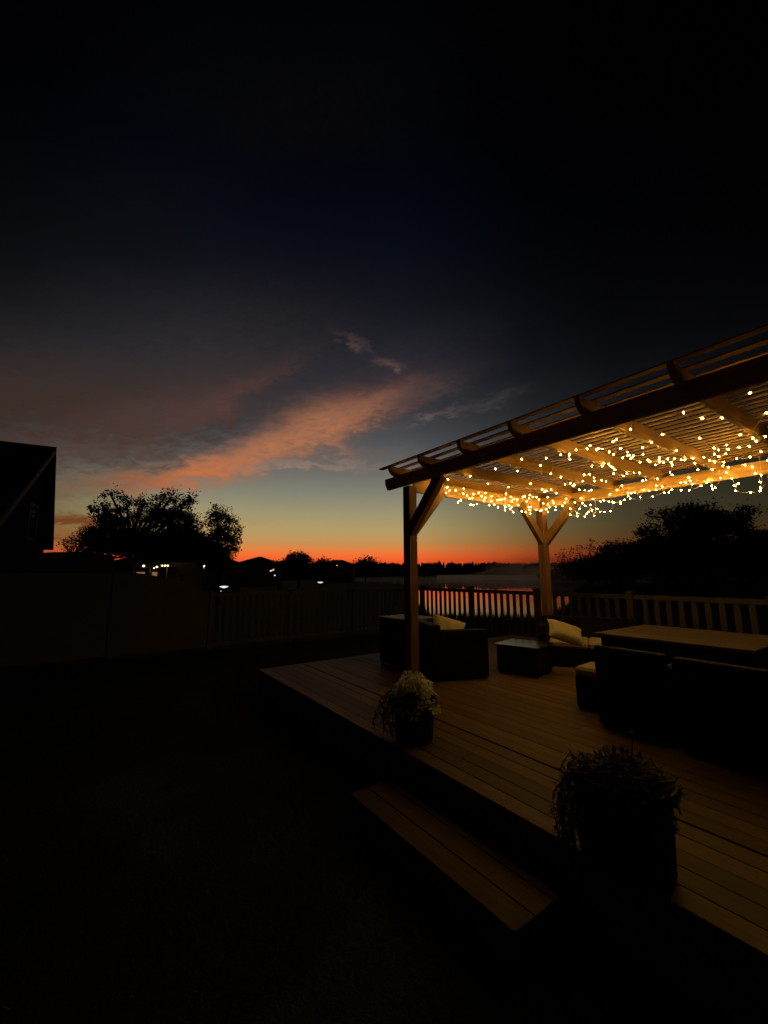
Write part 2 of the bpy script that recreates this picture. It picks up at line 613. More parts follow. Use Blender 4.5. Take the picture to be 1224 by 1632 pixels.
def local(mb, root):
    o = root.location
    mb.v = [(x - o.x, y - o.y, z - o.z) for x, y, z in mb.v]
    return mb


X0, X1, Y0, Y1 = -6.37, 4.0, 2.17, 8.25
bm_ = MB()
bd = MB()
y = Y0
i = 0
bw, gap = .1395, .002
while y < Y1 - .05:
    y2 = min(y + bw, Y1)
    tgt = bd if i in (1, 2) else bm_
    x = X0
    first = True
    while x < X1:
        ln = random.uniform(2.4, 4.6) if not (first and i > 2) else random.uniform(1.0, 4.6)
        first = False
        x2 = min(x + ln, X1)
        if X1 - x2 < .5:
            x2 = X1
        dz = random.uniform(-.0015, .0015)
        tgt.box(x, x2 - .003, y, y2, DZ - .034 + dz, DZ + dz, .003)
        x = x2
    y = y2 + (gap if i != 4 else .02)
    i += 1
local(bm_, deck).build('boards', deck_m, deck)
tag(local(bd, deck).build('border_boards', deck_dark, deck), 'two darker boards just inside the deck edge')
fb = MB()
fb.box(X0 + .01, X1 - .01, Y0 + .02, Y0 + .05, .02, DZ - .036)
fb.box(X0 + .02, X0 + .05, Y0 + .052, Y1 - .05, .02, DZ - .036)
fb.box(X0 + .01, X1 - .01, Y1 - .048, Y1 - .02, .02, DZ - .036)
local(fb, deck).build('fascia', fascia_m, deck)

st = tag(empty('deck_step', (-2.1, 1.93, 0)), 'low wooden step on the grass against the deck edge', 'step')
sb = MB()
for k in range(3):
    sb.box(-2.82, -1.37, 1.68 + k * .155, 1.68 + k * .155 + .151, .147, .18, .003)
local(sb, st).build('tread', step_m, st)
rb = MB()
rb.box(-2.80, -1.39, 1.70, 1.73, 0, .145)
rb.box(-2.80, -2.77, 1.732, 2.14, 0, .145)
rb.box(-1.42, -1.39, 1.732, 2.14, 0, .145)
local(rb, st).build('riser', fascia_m, st)

# ------------------------------------------------------------------ the pergola
pg = tag(empty('pergola', (-2.1, 5.2, DZ)), 'timber pergola with slatted roof hung with fairy lights', 'pergola')
PX0, PX1 = -4.48, .66
PYF, PYR = 3.50, 6.62
BB, BT = 3.0, 3.17          # beam bottom and top


def part(mb, name, m_, smooth=False):
    return local(mb, pg).build(name, m_, pg, smooth)


for px in (PX0, PX1):
    for py in (PYF, PYR):
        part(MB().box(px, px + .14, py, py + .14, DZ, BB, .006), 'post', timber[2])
for y0 in (PYF - .045, PYR + .14 + .002):
    prof = [(PX0 - .37, BB + .10), (PX0 - .37, BT), (PX1 + .51, BT), (PX1 + .51, BB + .10), (PX1 + .46, BB), (PX0 - .32, BB)]
    part(MB().prism_y(prof, y0, y0 + .043), 'beam', timber[0])
for y0 in (PYF + .142, PYR - .002 - .043):     # inner half of each double beam
    pass
for px in (PX0 + .05, PX1 + .05):
    part(MB().box(px, px + .042, PYF + .142, PYR - .002, BB - .075, BB + .115, .003), 'side_beam', timber[1])
# two boards between the posts under the side beams' ends
for px in (PX0, PX1):
    for py in (PYF, PYR):
        sxn = 1 if px == PX0 else -1
        cx = px + .07
        cy = py + .07
        # brace in the plane of the front or rear beam
        a_ = (cx + sxn * .05, cy, DZ + 1.97)
        b_ = (cx + sxn * .62, cy, BB + .04 - .06)
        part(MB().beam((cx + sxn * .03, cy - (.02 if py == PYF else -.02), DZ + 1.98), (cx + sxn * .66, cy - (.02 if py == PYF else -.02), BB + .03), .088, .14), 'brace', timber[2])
        syn = 1 if py == PYF else -1
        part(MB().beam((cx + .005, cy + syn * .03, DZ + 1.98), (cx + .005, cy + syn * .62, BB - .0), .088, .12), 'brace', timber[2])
# rafters with rounded tails
RB, RT = 3.122, 3.268
TIPF, TIPR = 3.262, PYR + .14 + .045 + .20
prof = [(TIPF, RT)]
for k in range(0, 7):
    t = k / 6 * math.pi / 2
    prof.append((TIPF + .004 + .175 * (1 - math.cos(t)), RT - .02 - (RT - RB - .02) * math.sin(t)))
n_ = len(prof)
rear = []
for k in range(6, -1, -1):
    t = k / 6 * math.pi / 2
    rear.append((TIPR - .004 - .175 * (1 - math.cos(t)), RT - .02 - (RT - RB - .02) * math.sin(t)))
prof = prof + rear + [(TIPR, RT)]
prof = prof[::-1]
for k in range(-1, 8):
    xr = -1.02 + .703 * (2 - k)
    if k == 7:
        xr = -4.47
    o = MB().prism_x(prof, xr - .045, xr)
    o = part(o, 'rafter', timber[1])
    for (sy, sz) in ((3.63, 3.20), (3.63, 3.165)):
        h = MB()
        h.add([(xr + .001 + (.003 if q else 0), sy + .006 * math.cos(a * math.pi / 3), sz + .006 * math.sin(a * math.pi / 3)) for q in (0, 1) for a in range(6)],
              [tuple(range(6))[::-1], tuple(range(6, 12))] + [(a, (a + 1) % 6, 6 + (a + 1) % 6, 6 + a) for a in range(6)])
        local(h, pg).build('screw', screw_m, o)
ys_list = [TIPF - .004, 3.455, 3.66, 3.85]
while ys_list[-1] + .134 < TIPR - .06:
    ys_list.append(ys_list[-1] + .134)
for ys in ys_list:
    part(MB().box(PX0 - .25 + random.uniform(-.008, .008), PX1 + .42 + random.uniform(-.008, .008), ys, ys + (.056 if ys > 3.8 else .078), RT + .001, RT + .014, .002), 'slat', slat_m)

# ------------------------------------------------------------------ fairy lights
STRINGS = [
    [(-75,382,307),(-123,402,313),(-108,445,313),(-82,462,313),(-101,500,303),(-95,515,306),(-113,515,313),(-140,534,310),(-135,561,312),(-126,563,312),(-118,567,312),(-114,590,309),(-139,606,310),(-157,595,308),(-163,581,313),(-171,572,312),(-177,565,311),(-181,566,312),(-184,555,312),(-189,558,309),(-198,549,313),(-191,541,307),(-200,542,306),(-203,530,311),(-182,529,307),(-171,524,313),(-181,503,304),(-195,514,304),(-200,501,303),(-209,498,313),(-216,496,311),(-205,483,313),(-195,473,304),(-188,480,305),(-185,473,311),(-156,447,312),(-140,494,313),(-148,563,310),(-142,580,312),(-179,603,313),(-181,617,307),(-162,643,312),(-146,667,313),(-139,666,309),(-137,665,300),(-133,671,298),(-133,662,288),(-135,669,282)],
    [(-429,388,308),(-424,413,302),(-422,416,298),(-421,408,293),(-415,407,312),(-426,433,301),(-420,443,296),(-423,447,305),(-421,452,294),(-421,457,290),(-425,468,293),(-425,470,299),(-419,476,301),(-418,481,296),(-422,491,291),(-424,496,296),(-428,502,305),(-426,514,301),(-423,509,292),(-421,513,286),(-420,521,283),(-427,529,296),(-420,530,296),(-421,539,280),(-425,546,286),(-421,553,283),(-418,556,278),(-423,560,287),(-429,561,291),(-428,567,298),(-423,577,292),(-418,579,281),(-424,598,282),(-418,599,290),(-423,602,301),(-421,594,309),(-422,590,307),(-429,584,303),(-419,554,303),(-429,550,301),(-400,524,313),(-419,499,284),(-420,472,283),(-422,466,281),(-422,439,286),(-420,431,282),(-405,481,313),(-364,530,312)],
    [(-167,405,312),(-187,412,307),(-191,436,305),(-214,445,312),(-217,443,313),(-215,422,312),(-222,406,306),(-246,417,309),(-250,441,313),(-251,444,309),(-268,423,311),(-274,420,303),(-289,406,312),(-313,430,306),(-329,407,309),(-377,412,310)],
    [(-215,472,311),(-239,498,310),(-252,495,309),(-241,515,312),(-246,535,312),(-251,550,312),(-229,569,306),(-247,575,310),(-244,589,312),(-263,573,313),(-276,577,305),(-276,565,305),(-282,557,304),(-281,555,308),(-290,547,313),(-312,548,305),(-305,570,310),(-330,565,309),(-334,594,311),(-322,624,306),(-343,644,312),(-331,667,294),(-327,671,295),(-319,671,292),(-308,664,288),(-301,669,289),(-301,670,286),(-297,674,292),(-286,662,295),(-281,663,299),(-276,663,299),(-273,671,292),(-269,675,303),(-250,670,299),(-248,667,305),(-238,661,301),(-232,664,292),(-228,664,295),(-216,662,292),(-216,663,303),(-210,663,302),(-204,662,303),(-202,662,298),(-210,672,292),(-196,674,296),(-189,673,299),(-187,674,302),(-182,665,293)],
    [(-297,477,306),(-312,525,311),(-268,519,305),(-356,546,304),(-368,589,311),(-387,600,312),(-376,616,309),(-353,661,289),(-344,664,281),(-336,665,282),(-332,665,276),(-326,668,276),(-314,662,275),(-313,663,302),(-294,664,313),(-286,663,300),(-282,660,290),(-254,667,289),(-239,668,293),(-240,652,312),(-255,652,313),(-248,624,307),(-220,650,313),(-199,641,304),(-182,666,288),(-179,667,290),(-172,665,301),(-166,669,308),(-161,669,299),(-158,662,288),(-154,663,290),(-159,668,282),(-134,663,277),(-123,661,313)],
    [(-393,568,304),(-421,616,310),(-422,629,311),(-424,639,308),(-414,650,312),(-411,663,302),(-413,672,297),(-410,665,290),(-399,670,286),(-394,662,295),(-389,662,300),(-391,670,308),(-383,673,299),(-378,672,304),(-365,672,305),(-367,668,287),(-374,672,280),(-374,672,275),(-383,665,278),(-386,671,284),(-380,662,288),(-360,670,272),(-357,671,277),(-351,674,292),(-342,665,271)],
    [(-196,582,311),(-202,589,304),(-422,625,288),(-421,636,287),(-422,642,289),(-426,654,303),(-420,663,296),(-429,666,294),(-428,670,289),(-427,670,303),(-430,623,294),(-430,618,288),(-429,618,282)],
]



def icosphere(r):
    ph = (1 + 5 ** .5) / 2
    v = [(-1, ph, 0), (1, ph, 0), (-1, -ph, 0), (1, -ph, 0), (0, -1, ph), (0, 1, ph), (0, -1, -ph), (0, 1, -ph), (ph, 0, -1), (ph, 0, 1), (-ph, 0, -1), (-ph, 0, 1)]
    f = [(0, 11, 5), (0, 5, 1), (0, 1, 7), (0, 7, 10), (0, 10, 11), (1, 5, 9), (5, 11, 4), (11, 10, 2), (10, 7, 6), (7, 1, 8),
         (3, 9, 4), (3, 4, 2), (3, 2, 6), (3, 6, 8), (3, 8, 9), (4, 9, 5), (2, 4, 11), (6, 2, 10), (8, 6, 7), (9, 8, 1)]
    s = r / (1 + ph * ph) ** .5
    return [(a * s, b * s, c * s) for a, b, c in v], f


bulb_mesh = None
SL = [
    'fairy light string over the right-hand part of the pergola roof, down to the rear beam',
    'fairy light string looped beneath the rafters beside the front left post',
    'short fairy light string just behind the middle of the front beam',
    'fairy light string wound over the middle rafters',
    'fairy light string bunched between the middle rafters and the rear beam',
    'short fairy light string draped round the top of the rear post',
    'short fairy light string strung rightwards from the rear post along the rear beam',
]
for si, st_ in enumerate(STRINGS):
    raw = [Vector((a / 100, b / 100, c / 100)) for a, b, c in st_]
    pts = [raw[0]]
    for q in raw[1:]:
        d_ = (q - pts[-1]).length
        if .16 < d_ < .6 and random.random() < .55:
            pts.append(pts[-1].lerp(q, random.uniform(.35, .65)) + Vector((random.uniform(-.03, .03), random.uniform(-.03, .03), -random.uniform(0, .04))))
        pts.append(q)
    root = tag(empty('string_light', pts[0]), SL[si], 'string light', 'strings of fairy lights under the pergola roof')
    wmb = MB()
    for a_, b_ in zip(pts, pts[1:]):
        L = (b_ - a_).length
        sag = min(.07, L * .14)
        side_ = Vector((random.uniform(-1, 1), random.uniform(-1, 1), 0)) * min(.05, L * .12)
        seg = []
        for k in range(6):
            t = k / 5
            q = a_.lerp(b_, t) + Vector((0, 0, .014 - sag * 4 * t * (1 - t))) + side_ * (4 * t * (1 - t))
            seg.append(q)
        wmb.tube(seg, .0034, 3, caps=False)
    # a tail of wire up to the timber at both ends
    for e in (pts[0], pts[-1]):
        wmb.tube([e + Vector((0, 0, .014)), e + Vector((.02, .03, .08)), Vector((e.x + .03, e.y + .02, RT - .002))], .0034, 3, caps=False)
    local(wmb, root).build('wire', wire_m, root)
    for p in pts:
        if bulb_mesh is None:
            v, f = icosphere(.0074)
            b = MB().add(v, f).build('bulb', bulb_m, root, smooth=True)
            bulb_mesh = b.data
        else:
            b = bpy.data.objects.new('bulb', bulb_mesh)
            C.objects.link(b)
            b.parent = root
        b.location = p - pts[0]


# ------------------------------------------------------------------ fences
def picket_run(root, a, b, z0, h, s=.188, w_=.082, axis='x'):
    """pickets between two posts; a, b along the run"""
    mb = MB()
    n = round((b - a) / s) - 1
    st0 = (b - a) / (n + 1)
    for k in range(n):
        c = a + st0 * (k + 1)
        if axis == 'x':
            mb.box(c - w_ / 2, c + w_ / 2, root[1] - .012, root[1] + .012, z0 + .06, z0 + h - .07)
        else:
            mb.box(root[0] - .012, root[0] + .012, c - w_ / 2, c + w_ / 2, z0 + .06, z0 + h - .07)
    return mb


def rails(root, a, b, z0, h, axis, owner, m_):
    for za, zb in ((z0 + .05, z0 + .14), (z0 + h - .09, z0 + h)):
        mb = MB()
        if axis == 'x':
            mb.box(a, b, root[1] - .025, root[1] + .025, za, zb, .004)
        else:
            mb.box(root[0] - .025, root[0] + .025, a, b, za, zb, .004)
        local(mb, owner).build('rail', m_, owner)


def fpost(x, y, z0, h):
    mb = MB()
    mb.box(x - .062, x + .062, y - .062, y + .062, z0 - .1, z0 + h, .006)
    mb.box(x - .075, x + .075, y - .075, y + .075, z0 + h + .001, z0 + h + .02, .004)
    mb.add([(x - .068, y - .068, z0 + h + .021), (x + .068, y - .068, z0 + h + .021), (x + .068, y + .068, z0 + h + .021), (x - .068, y + .068, z0 + h + .021), (x, y, z0 + h + .06)],
           [(0, 3, 2, 1), (0, 1, 4), (1, 2, 4), (2, 3, 4), (3, 0, 4)])
    return mb


FX, FY, FH = -10.85, 8.6, 1.34
fl = tag(empty('picket_fence', (FX, 5.5, 0)), 'picket fence running away along the left of the yard to the corner', 'fence')
yy = [2.47, 4.53, 6.56, 8.6]
for k, (a, b) in enumerate(zip(yy, yy[1:])):
    local(picket_run((FX, 0), a + .062, b - .062, 0, FH, axis='y', s=.165, w_=.078), fl).build('pickets', vinyl_m, fl)
    rails((FX, 0), a + .063, b - .063, 0, FH, 'y', fl, vinyl_m)
    if k < 2:
        local(fpost(FX, b, 0, FH), fl).build('post', vinyl_m, fl)
fr = tag(empty('picket_fence', (-3.85, FY, 0)), 'picket fence between the deck and the lake, water seen through its gaps', 'fence')
xx = [FX, -10.06, -7.99, -5.92, -3.85, -1.78, .29, 2.36, 4.43]
for k, (a, b) in enumerate(zip(xx, xx[1:])):
    z = 0.0
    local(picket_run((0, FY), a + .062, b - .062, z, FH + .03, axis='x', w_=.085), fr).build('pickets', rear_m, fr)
    rails((0, FY), a + .063, b - .063, z, FH + .03, 'x', fr, rear_m)
for a in xx:
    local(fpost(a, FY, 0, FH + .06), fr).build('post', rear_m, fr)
pf = tag(empty('privacy_fence', (FX, -1.5, 0)), 'tall solid privacy fence at the left, sloping down to the picket fence', 'fence')
PH = 1.83
yv = [2.47, .45, -1.6, -3.65, -5.7]
for k, (b, a) in enumerate(zip(yv, yv[1:])):
    mb = MB()
    nb = 13
    for j in range(nb):
        c0 = a + .064 + (b - a - .128) * j / nb
        c1 = a + .064 + (b - a - .128) * (j + 1) / nb
        if k == 0:
            t0, t1 = j / nb, (j + 1) / nb
            def hh(t): return PH - (PH - FH) * max(0.0, (t - .12) / .88) ** 1.5
            prof = [(c0, .05), (c1, .05), (c1, hh(t1)), (c0, hh(t0))]
        else:
            prof = [(c0, .05), (c1, .05), (c1, PH), (c0, PH)]
        q_ = .014 if j % 2 else .010
        mb.prism_x(prof, FX - q_, FX + q_)
    local(mb, pf).build('panel', vinyl_m, pf)
for a in yv:
    local(fpost(FX, a, 0, FH if a == 2.47 else PH + .02), pf).build('post', vinyl_m, pf)


# ------------------------------------------------------------------ garden furniture (all dark wicker)
def rot(x, y, a):
    return x * math.cos(a) - y * math.sin(a), x * math.sin(a) + y * math.cos(a)


def pillow(name, w_, h_, t_, m_, loc, rotm, label, group=None):
    n = 14
    vs, fs = [], []
    for s in (1, -1):
        for i in range(n + 1):
            for j in range(n + 1):
                u, v = i / n * 2 - 1, j / n * 2 - 1
                pin = 1 - .10 * (1 - v * v) * abs(u) ** 3
                pin2 = 1 - .10 * (1 - u * u) * abs(v) ** 3
                z = s * t_ / 2 * max(0, (1 - u ** 4)) ** .55 * max(0, (1 - v ** 4)) ** .55
                z += .006 * math.sin(9 * u + 3 * v) * (1 - u * u) * (1 - v * v)
                vs.append((u * w_ / 2 * pin, v * h_ / 2 * pin2, z))
    m1 = (n + 1) ** 2
    for s in (0, 1):
        for i in range(n):
            for j in range(n):
                q = [s * m1 + i * (n + 1) + j, s * m1 + (i + 1) * (n + 1) + j, s * m1 + (i + 1) * (n + 1) + j + 1, s * m1 + i * (n + 1) + j + 1]
                fs.append(tuple(q if s == 0 else q[::-1]))
    o = MB().add(vs, fs).build(name, m_, smooth=True)
    o.location = loc
    o.rotation_euler = rotm
    return tag(o, label, 'pillow', group)


def lounge(name, label, cat, loc, rz, wd, dp, seat_h, arm_h, back_h, cushions=1, arm_w=.13):
    """a boxy wicker seat; local x = width, front faces local -y"""
    r = tag(empty(name, loc, rz), label, cat)
    hw, hd = wd / 2, dp / 2
    MB().box(-hw + arm_w + .002, hw - arm_w - .002, -hd + .02, hd - arm_w - .002, .04, seat_h, .008).build('base', wicker, r)
    for s in (-1, 1):
        x0, x1 = (-hw, -hw + arm_w) if s < 0 else (hw - arm_w, hw)
        MB().box(x0, x1, -hd, hd - arm_w - .001, .03, arm_h, .012).build('armrest', wicker, r)
    MB().box(-hw, hw, hd - arm_w, hd, .03, back_h, .012).build('backrest', wicker, r)
    for sx_ in (-1, 1):
        for sy in (-1, 1):
            MB().box(sx_ * (hw - .05) - .02, sx_ * (hw - .05) + .02, sy * (hd - .05) - .02, sy * (hd - .05) + .02, 0, .03).build('leg', metal_d, r)
    iw = (wd - 2 * arm_w - .01) / cushions
    for k in range(cushions):
        x0 = -hw + arm_w + .005 + iw * k
        MB().box(x0 + .004, x0 + iw - .004, -hd + .0, hd - arm_w - .01, seat_h + .002, seat_h + .105, .028).build('seat_cushion', seat_cloth, r, smooth=False)
    return r


# armchair behind the front left post, its right arm towards the camera
ac = lounge('wicker_armchair', 'dark wicker armchair right behind the front post, back turned to us', 'armchair',
            (-4.47, 4.32, DZ), math.radians(157), .84, .82, .30, .655, .73)
pillow('throw_pillow', .50, .46, .17, cream, at(713, 1006, 6.05), (math.radians(50), math.radians(16), math.radians(52)),
       'pale throw pillow peeking over the arm of the armchair behind the post')
# side cabinet behind the post, left
bx = tag(empty('side_table', (-5.30, 4.22, DZ), math.radians(4)), 'tall boxy wicker side table left of the front post', 'side table')
MB().box(-.36, .36, -.30, .30, .03, .70, .012).build('body', wicker, bx)
MB().box(-.385, .385, -.325, .325, .702, .735, .006).build('tabletop', table_m, bx)
for sx_ in (-1, 1):
    for sy in (-1, 1):
        MB().box(sx_ * .32 - .02, sx_ * .32 + .02, sy * .26 - .02, sy * .26 + .02, 0, .03).build('leg', metal_d, bx)
# coffee table
ct = tag(empty('coffee_table', (-3.90, 5.28, DZ), math.radians(14)), 'low square wicker coffee table with tinted glass top', 'coffee table')
MB().box(-.30, .30, -.29, .29, .03, .385, .012).build('body', wicker, ct)
MB().box(-.325, .325, -.315, .315, .388, .405, .004).build('glass_top', glass_top, ct)
for sx_ in (-1, 1):
    for sy in (-1, 1):
        MB().box(sx_ * .26 - .02, sx_ * .26 + .02, sy * .25 - .02, sy * .25 + .02, 0, .03).build('leg', metal_d, ct)
# loveseat by the rear post
ls = lounge('wicker_loveseat', 'dark wicker loveseat with beige seat cushions in front of the rear post', 'loveseat',
            (-3.62, 6.55, DZ), math.radians(28), 1.42, .80, .28, .60, .70, cushions=2)
pillow('throw_pillow', .52, .34, .17, cream, at(901, 1008, 6.2), (math.radians(40), math.radians(18), math.radians(50)),
       'cream throw pillow leaning on the left arm of the loveseat')
# dining table
dt = tag(empty('dining_table', (-1.86, 5.42, DZ)), 'large square outdoor dining table with slatted top and wicker skirt', 'dining table')
mb = MB()
for k in range(10):
    mb.box(-.71, .71, -.65 + k * .13, -.65 + k * .13 + .125, .71, .74, .003)
mb.build('tabletop', table_m, dt)
MB().box(-.66, .66, -.60, .60, .44, .708, .01).build('skirt', wicker, dt)
for sx_ in (-1, 1):
    for sy in (-1, 1):
        MB().box(sx_ * .60 - .05, sx_ * .60 + .05, sy * .54 - .05, sy * .54 + .05, 0, .438, .006).build('leg', wicker, dt)


def ottoman():
    r = empty('wicker_ottoman')
    MB().box(-.20, .20, -.20, .20, .03, .34, .012).build('base', wicker, r)
    MB().box(-.205, .205, -.205, .205, .342, .43, .026).build('seat_cushion', seat_cloth, r)
    for sx_ in (-1, 1):
        for sy in (-1, 1):
            MB().box(sx_ * .17 - .015, sx_ * .17 + .015, sy * .17 - .015, sy * .17 + .015, 0, .03).build('leg', metal_d, r)
    return r


o1 = ottoman()
tag(o1, 'wicker ottoman with beige cushion at the left corner of the dining table', 'ottoman')
o1.location = (-2.38, 4.52, DZ)
o1.rotation_euler = (0, 0, math.radians(6))


def dchair(x, y, rz, label):
    r = lounge('dining_chair', label, 'dining chair', (x, y, DZ), rz, .60, .60, .30, .62, .73, arm_w=.07)
    r['group'] = 'dark wicker chairs along the near side of the dining table'
    return r


dchair(-1.86, 4.28, math.radians(180), 'dark wicker dining chair next to the ottoman on the near side of the table')
dchair(-1.18, 4.22, math.radians(178), 'dark wicker dining chair at the right end of the near side of the table')


# ------------------------------------------------------------------ flower pots
def flower_mesh(r, n=5):
    mb = MB()
    for k in range(n):
        a = 2 * math.pi * k / n
        vs = []
        for (rr, da, z) in ((.12, 0, -.006), (.55, -.50, .004), (1.0, -.36, .002), (1.08, 0, -.002), (1.0, .36, .002), (.55, .50, .004)):
            vs.append((r * rr * math.cos(a + da), r * rr * math.sin(a + da), z))
        mb.add(vs, [(0, 1, 2, 3), (0, 3, 4, 5)])
    return mb


def leaf(mb, p, d, up, l, w_):
    s = d.cross(up)
    if s.length < 1e-4:
        s = Vector((1, 0, 0))
    s.normalize()
    u2 = s.cross(d).normalized()
    mb.add([p, p + d * l * .45 + s * w_ * .5 + u2 * l * .05, p + d * l, p + d * l * .45 - s * w_ * .5 + u2 * l * .05], [(0, 1, 2, 3)])


def rv(s=1.0):
    while True:
        v = Vector((random.uniform(-1, 1), random.uniform(-1, 1), random.uniform(-1, 1)))
        if 0 < v.length <= 1:
            return v * s


def pot_plant(name, label, loc, rz, rt, rb_, h, dome, petal, nfl, fsize, spread, trail_dir, trail_n, trail_len, nleaf, face_cam=True):
    r = tag(empty(name, loc, rz), label, 'potted plant')
    MB().lathe([(0, 0), (rb_, 0), (rb_ + .01, .02), (rt - .03, h - .07), (rt - .012, h - .055), (rt, h - .05), (rt + .006, h - .02), (rt, h), (rt - .02, h), (rt - .03, h - .05)], 40).build('pot', pot_m, r, smooth=True)
    MB().lathe([(rt - .029, h - .048), (rt * .5, h - .035), (0.001, h - .03)], 24).build('soil', soil_m, r)
    mb = MB()
    for k in range(nleaf):
        a = random.uniform(0, 2 * math.pi)
        q = random.random() ** .5
        rr = rt * spread * q
        z = h - .03 + dome * (1 - q * q) * random.uniform(.3, 1.0)
        p = Vector((rr * math.cos(a), rr * math.sin(a), z))
        d = (Vector((math.cos(a), math.sin(a), random.uniform(-.3, .9))) + rv(.6)).normalized()
        leaf(mb, p, d, Vector((0, 0, 1)), random.uniform(.035, .06), random.uniform(.018, .03))
    for k in range(16):
        a = random.uniform(0, 2 * math.pi)
        q = random.uniform(.1, .9)
        mb.tube([(0.3 * rt * math.cos(a), .3 * rt * math.sin(a), h - .04), (rt * spread * q * math.cos(a), rt * spread * q * math.sin(a), h + dome * (1 - q * q) * .9)], [.004, .002], 4)
    fo = mb.build('foliage', leaf_m, r)
    fm = None
    for k in range(nfl):
        a = random.uniform(0, 2 * math.pi)
        q = random.random() ** .55
        rr = rt * spread * 1.03 * q
        z = h + dome * (1 - q ** 2) * random.uniform(.55, 1.06) - .02 * (q > .8) + (0 if q < .85 else -random.uniform(0, .07))
        p = Vector((rr * math.cos(a), rr * math.sin(a), z))
        nrm = (Vector((math.cos(a) * q * 1.1, math.sin(a) * q * 1.1, .75)) + rv(.45)).normalized()
        if fm is None:
            f_ = flower_mesh(fsize).build('flower', petal, r)
            fm = f_.data
        else:
            f_ = bpy.data.objects.new('flower', fm)
            C.objects.link(f_)
            f_.parent = r
        f_.location = p
        f_.rotation_euler = nrm.to_track_quat('Z', 'Y').to_euler()
        f_.rotation_euler.rotate_axis('Z', random.uniform(0, 6))
        s = random.uniform(.75, 1.1)
        f_.scale = (s, s, s)
    mb = MB()
    for k in range(trail_n):
        a = trail_dir + random.gauss(0, .55)
        L = trail_len * random.uniform(.4, 1.0)
        pts = []
        out = random.uniform(.04, .16)
        for j in range(9):
            t = j / 8
            rr = rt * .8 + out * min(1, t * 3.0) + .03 * math.sin(t * 5 + k)
            z = h + .03 * math.sin(min(1, t * 4) * math.pi) - L * max(0, t - .12) ** 1.1
            aa = a + .12 * math.sin(t * 4 + k)
            pts.append(Vector((rr * math.cos(aa), rr * math.sin(aa), z)))
        mb.tube(pts, [.0025] * 9, 3)
        for j in range(int(L * 110) + 4):
            t = random.uniform(.03, .99) * 8
            i_ = int(t)
            p = pts[i_].lerp(pts[min(8, i_ + 1)], t - i_)
            d = (rv(1.0) + Vector((0, 0, -.35))).normalized()
            leaf(mb, p, d, Vector((0, 0, 1)), random.uniform(.018, .036), random.uniform(.011, .02))
    mb.build('trailing_vine', vine_m, r)
    return r


trail = math.atan2(-R0.y, -R0.x)
pot_plant('potted_plant', 'dark pot of white petunias on the deck edge by the front post', (-2.93, 2.39, DZ + .002), 0,
          .205, .15, .335, .20, petal_m, 98, .052, 1.12, trail, 18, .42, 60)
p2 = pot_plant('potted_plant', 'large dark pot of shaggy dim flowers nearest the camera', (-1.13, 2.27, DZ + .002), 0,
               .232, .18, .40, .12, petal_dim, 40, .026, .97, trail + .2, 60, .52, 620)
mb = MB()
mb.tube([(.02, .02, .38), (.03, .05, .50), (.035, .06, .575)], [.004, .003, .003], 5)
v, f = icosphere(.026)
mb.add([(a + .035, b + .06, c * .8 + .585) for a, b, c in v], f)
mb.build('seed_head', soil_m, p2, smooth=True)


# ------------------------------------------------------------------ trees and bushes
RZ = math.atan2(R0.y, R0.x)


def crown_mesh(blobs, nclump, per, ls, spread, seed, edge=.6, flat=False):
    rnd = random.Random(seed)
    mb_v, mb_f = [], []
    tips = []
    vol = [b[3] * b[4] * b[5] for b in blobs]
    tot = sum(vol)
    for bi, b in enumerate(blobs):
        k = max(4, int(nclump * vol[bi] / tot))
        for _ in range(k):
            while True:
                p = Vector((rnd.uniform(-1, 1), rnd.uniform(-1, 1), rnd.uniform(-1, 1)))
                if .02 < p.length <= 1:
                    break
            L = p.length
            p = p / L * (L ** edge) * rnd.uniform(.82, 1.13)
            c = Vector((b[0] + p.x * b[3], b[1] + p.y * b[4], b[2] + p.z * b[5]))
            tips.append((c, bi, p.length))
            outer = p.length > .85
            m_ = int(per * (rnd.uniform(.35, .8) if outer else 1.2))
            sp = spread * rnd.uniform(.6, 1.25)
            for _ in range(m_):
                q = c + Vector((rnd.gauss(0, sp), rnd.gauss(0, sp), rnd.gauss(0, sp * .8)))
                d = Vector((rnd.gauss(0, 1), rnd.gauss(0, 1), rnd.gauss(0, 1))).normalized()
                e = d.cross(Vector((rnd.gauss(0, 1), rnd.gauss(0, 1), rnd.gauss(0, 1)))).normalized()
                s = ls * rnd.uniform(.6, 1.4) * (.8 if outer else 1.25)
                o = len(mb_v)
                mb_v += [tuple(q - d * s), tuple(q + e * s * .5), tuple(q + d * s), tuple(q - e * s * .5)]
                mb_f.append((o, o + 1, o + 2, o + 3))
    return mb_v, mb_f, tips


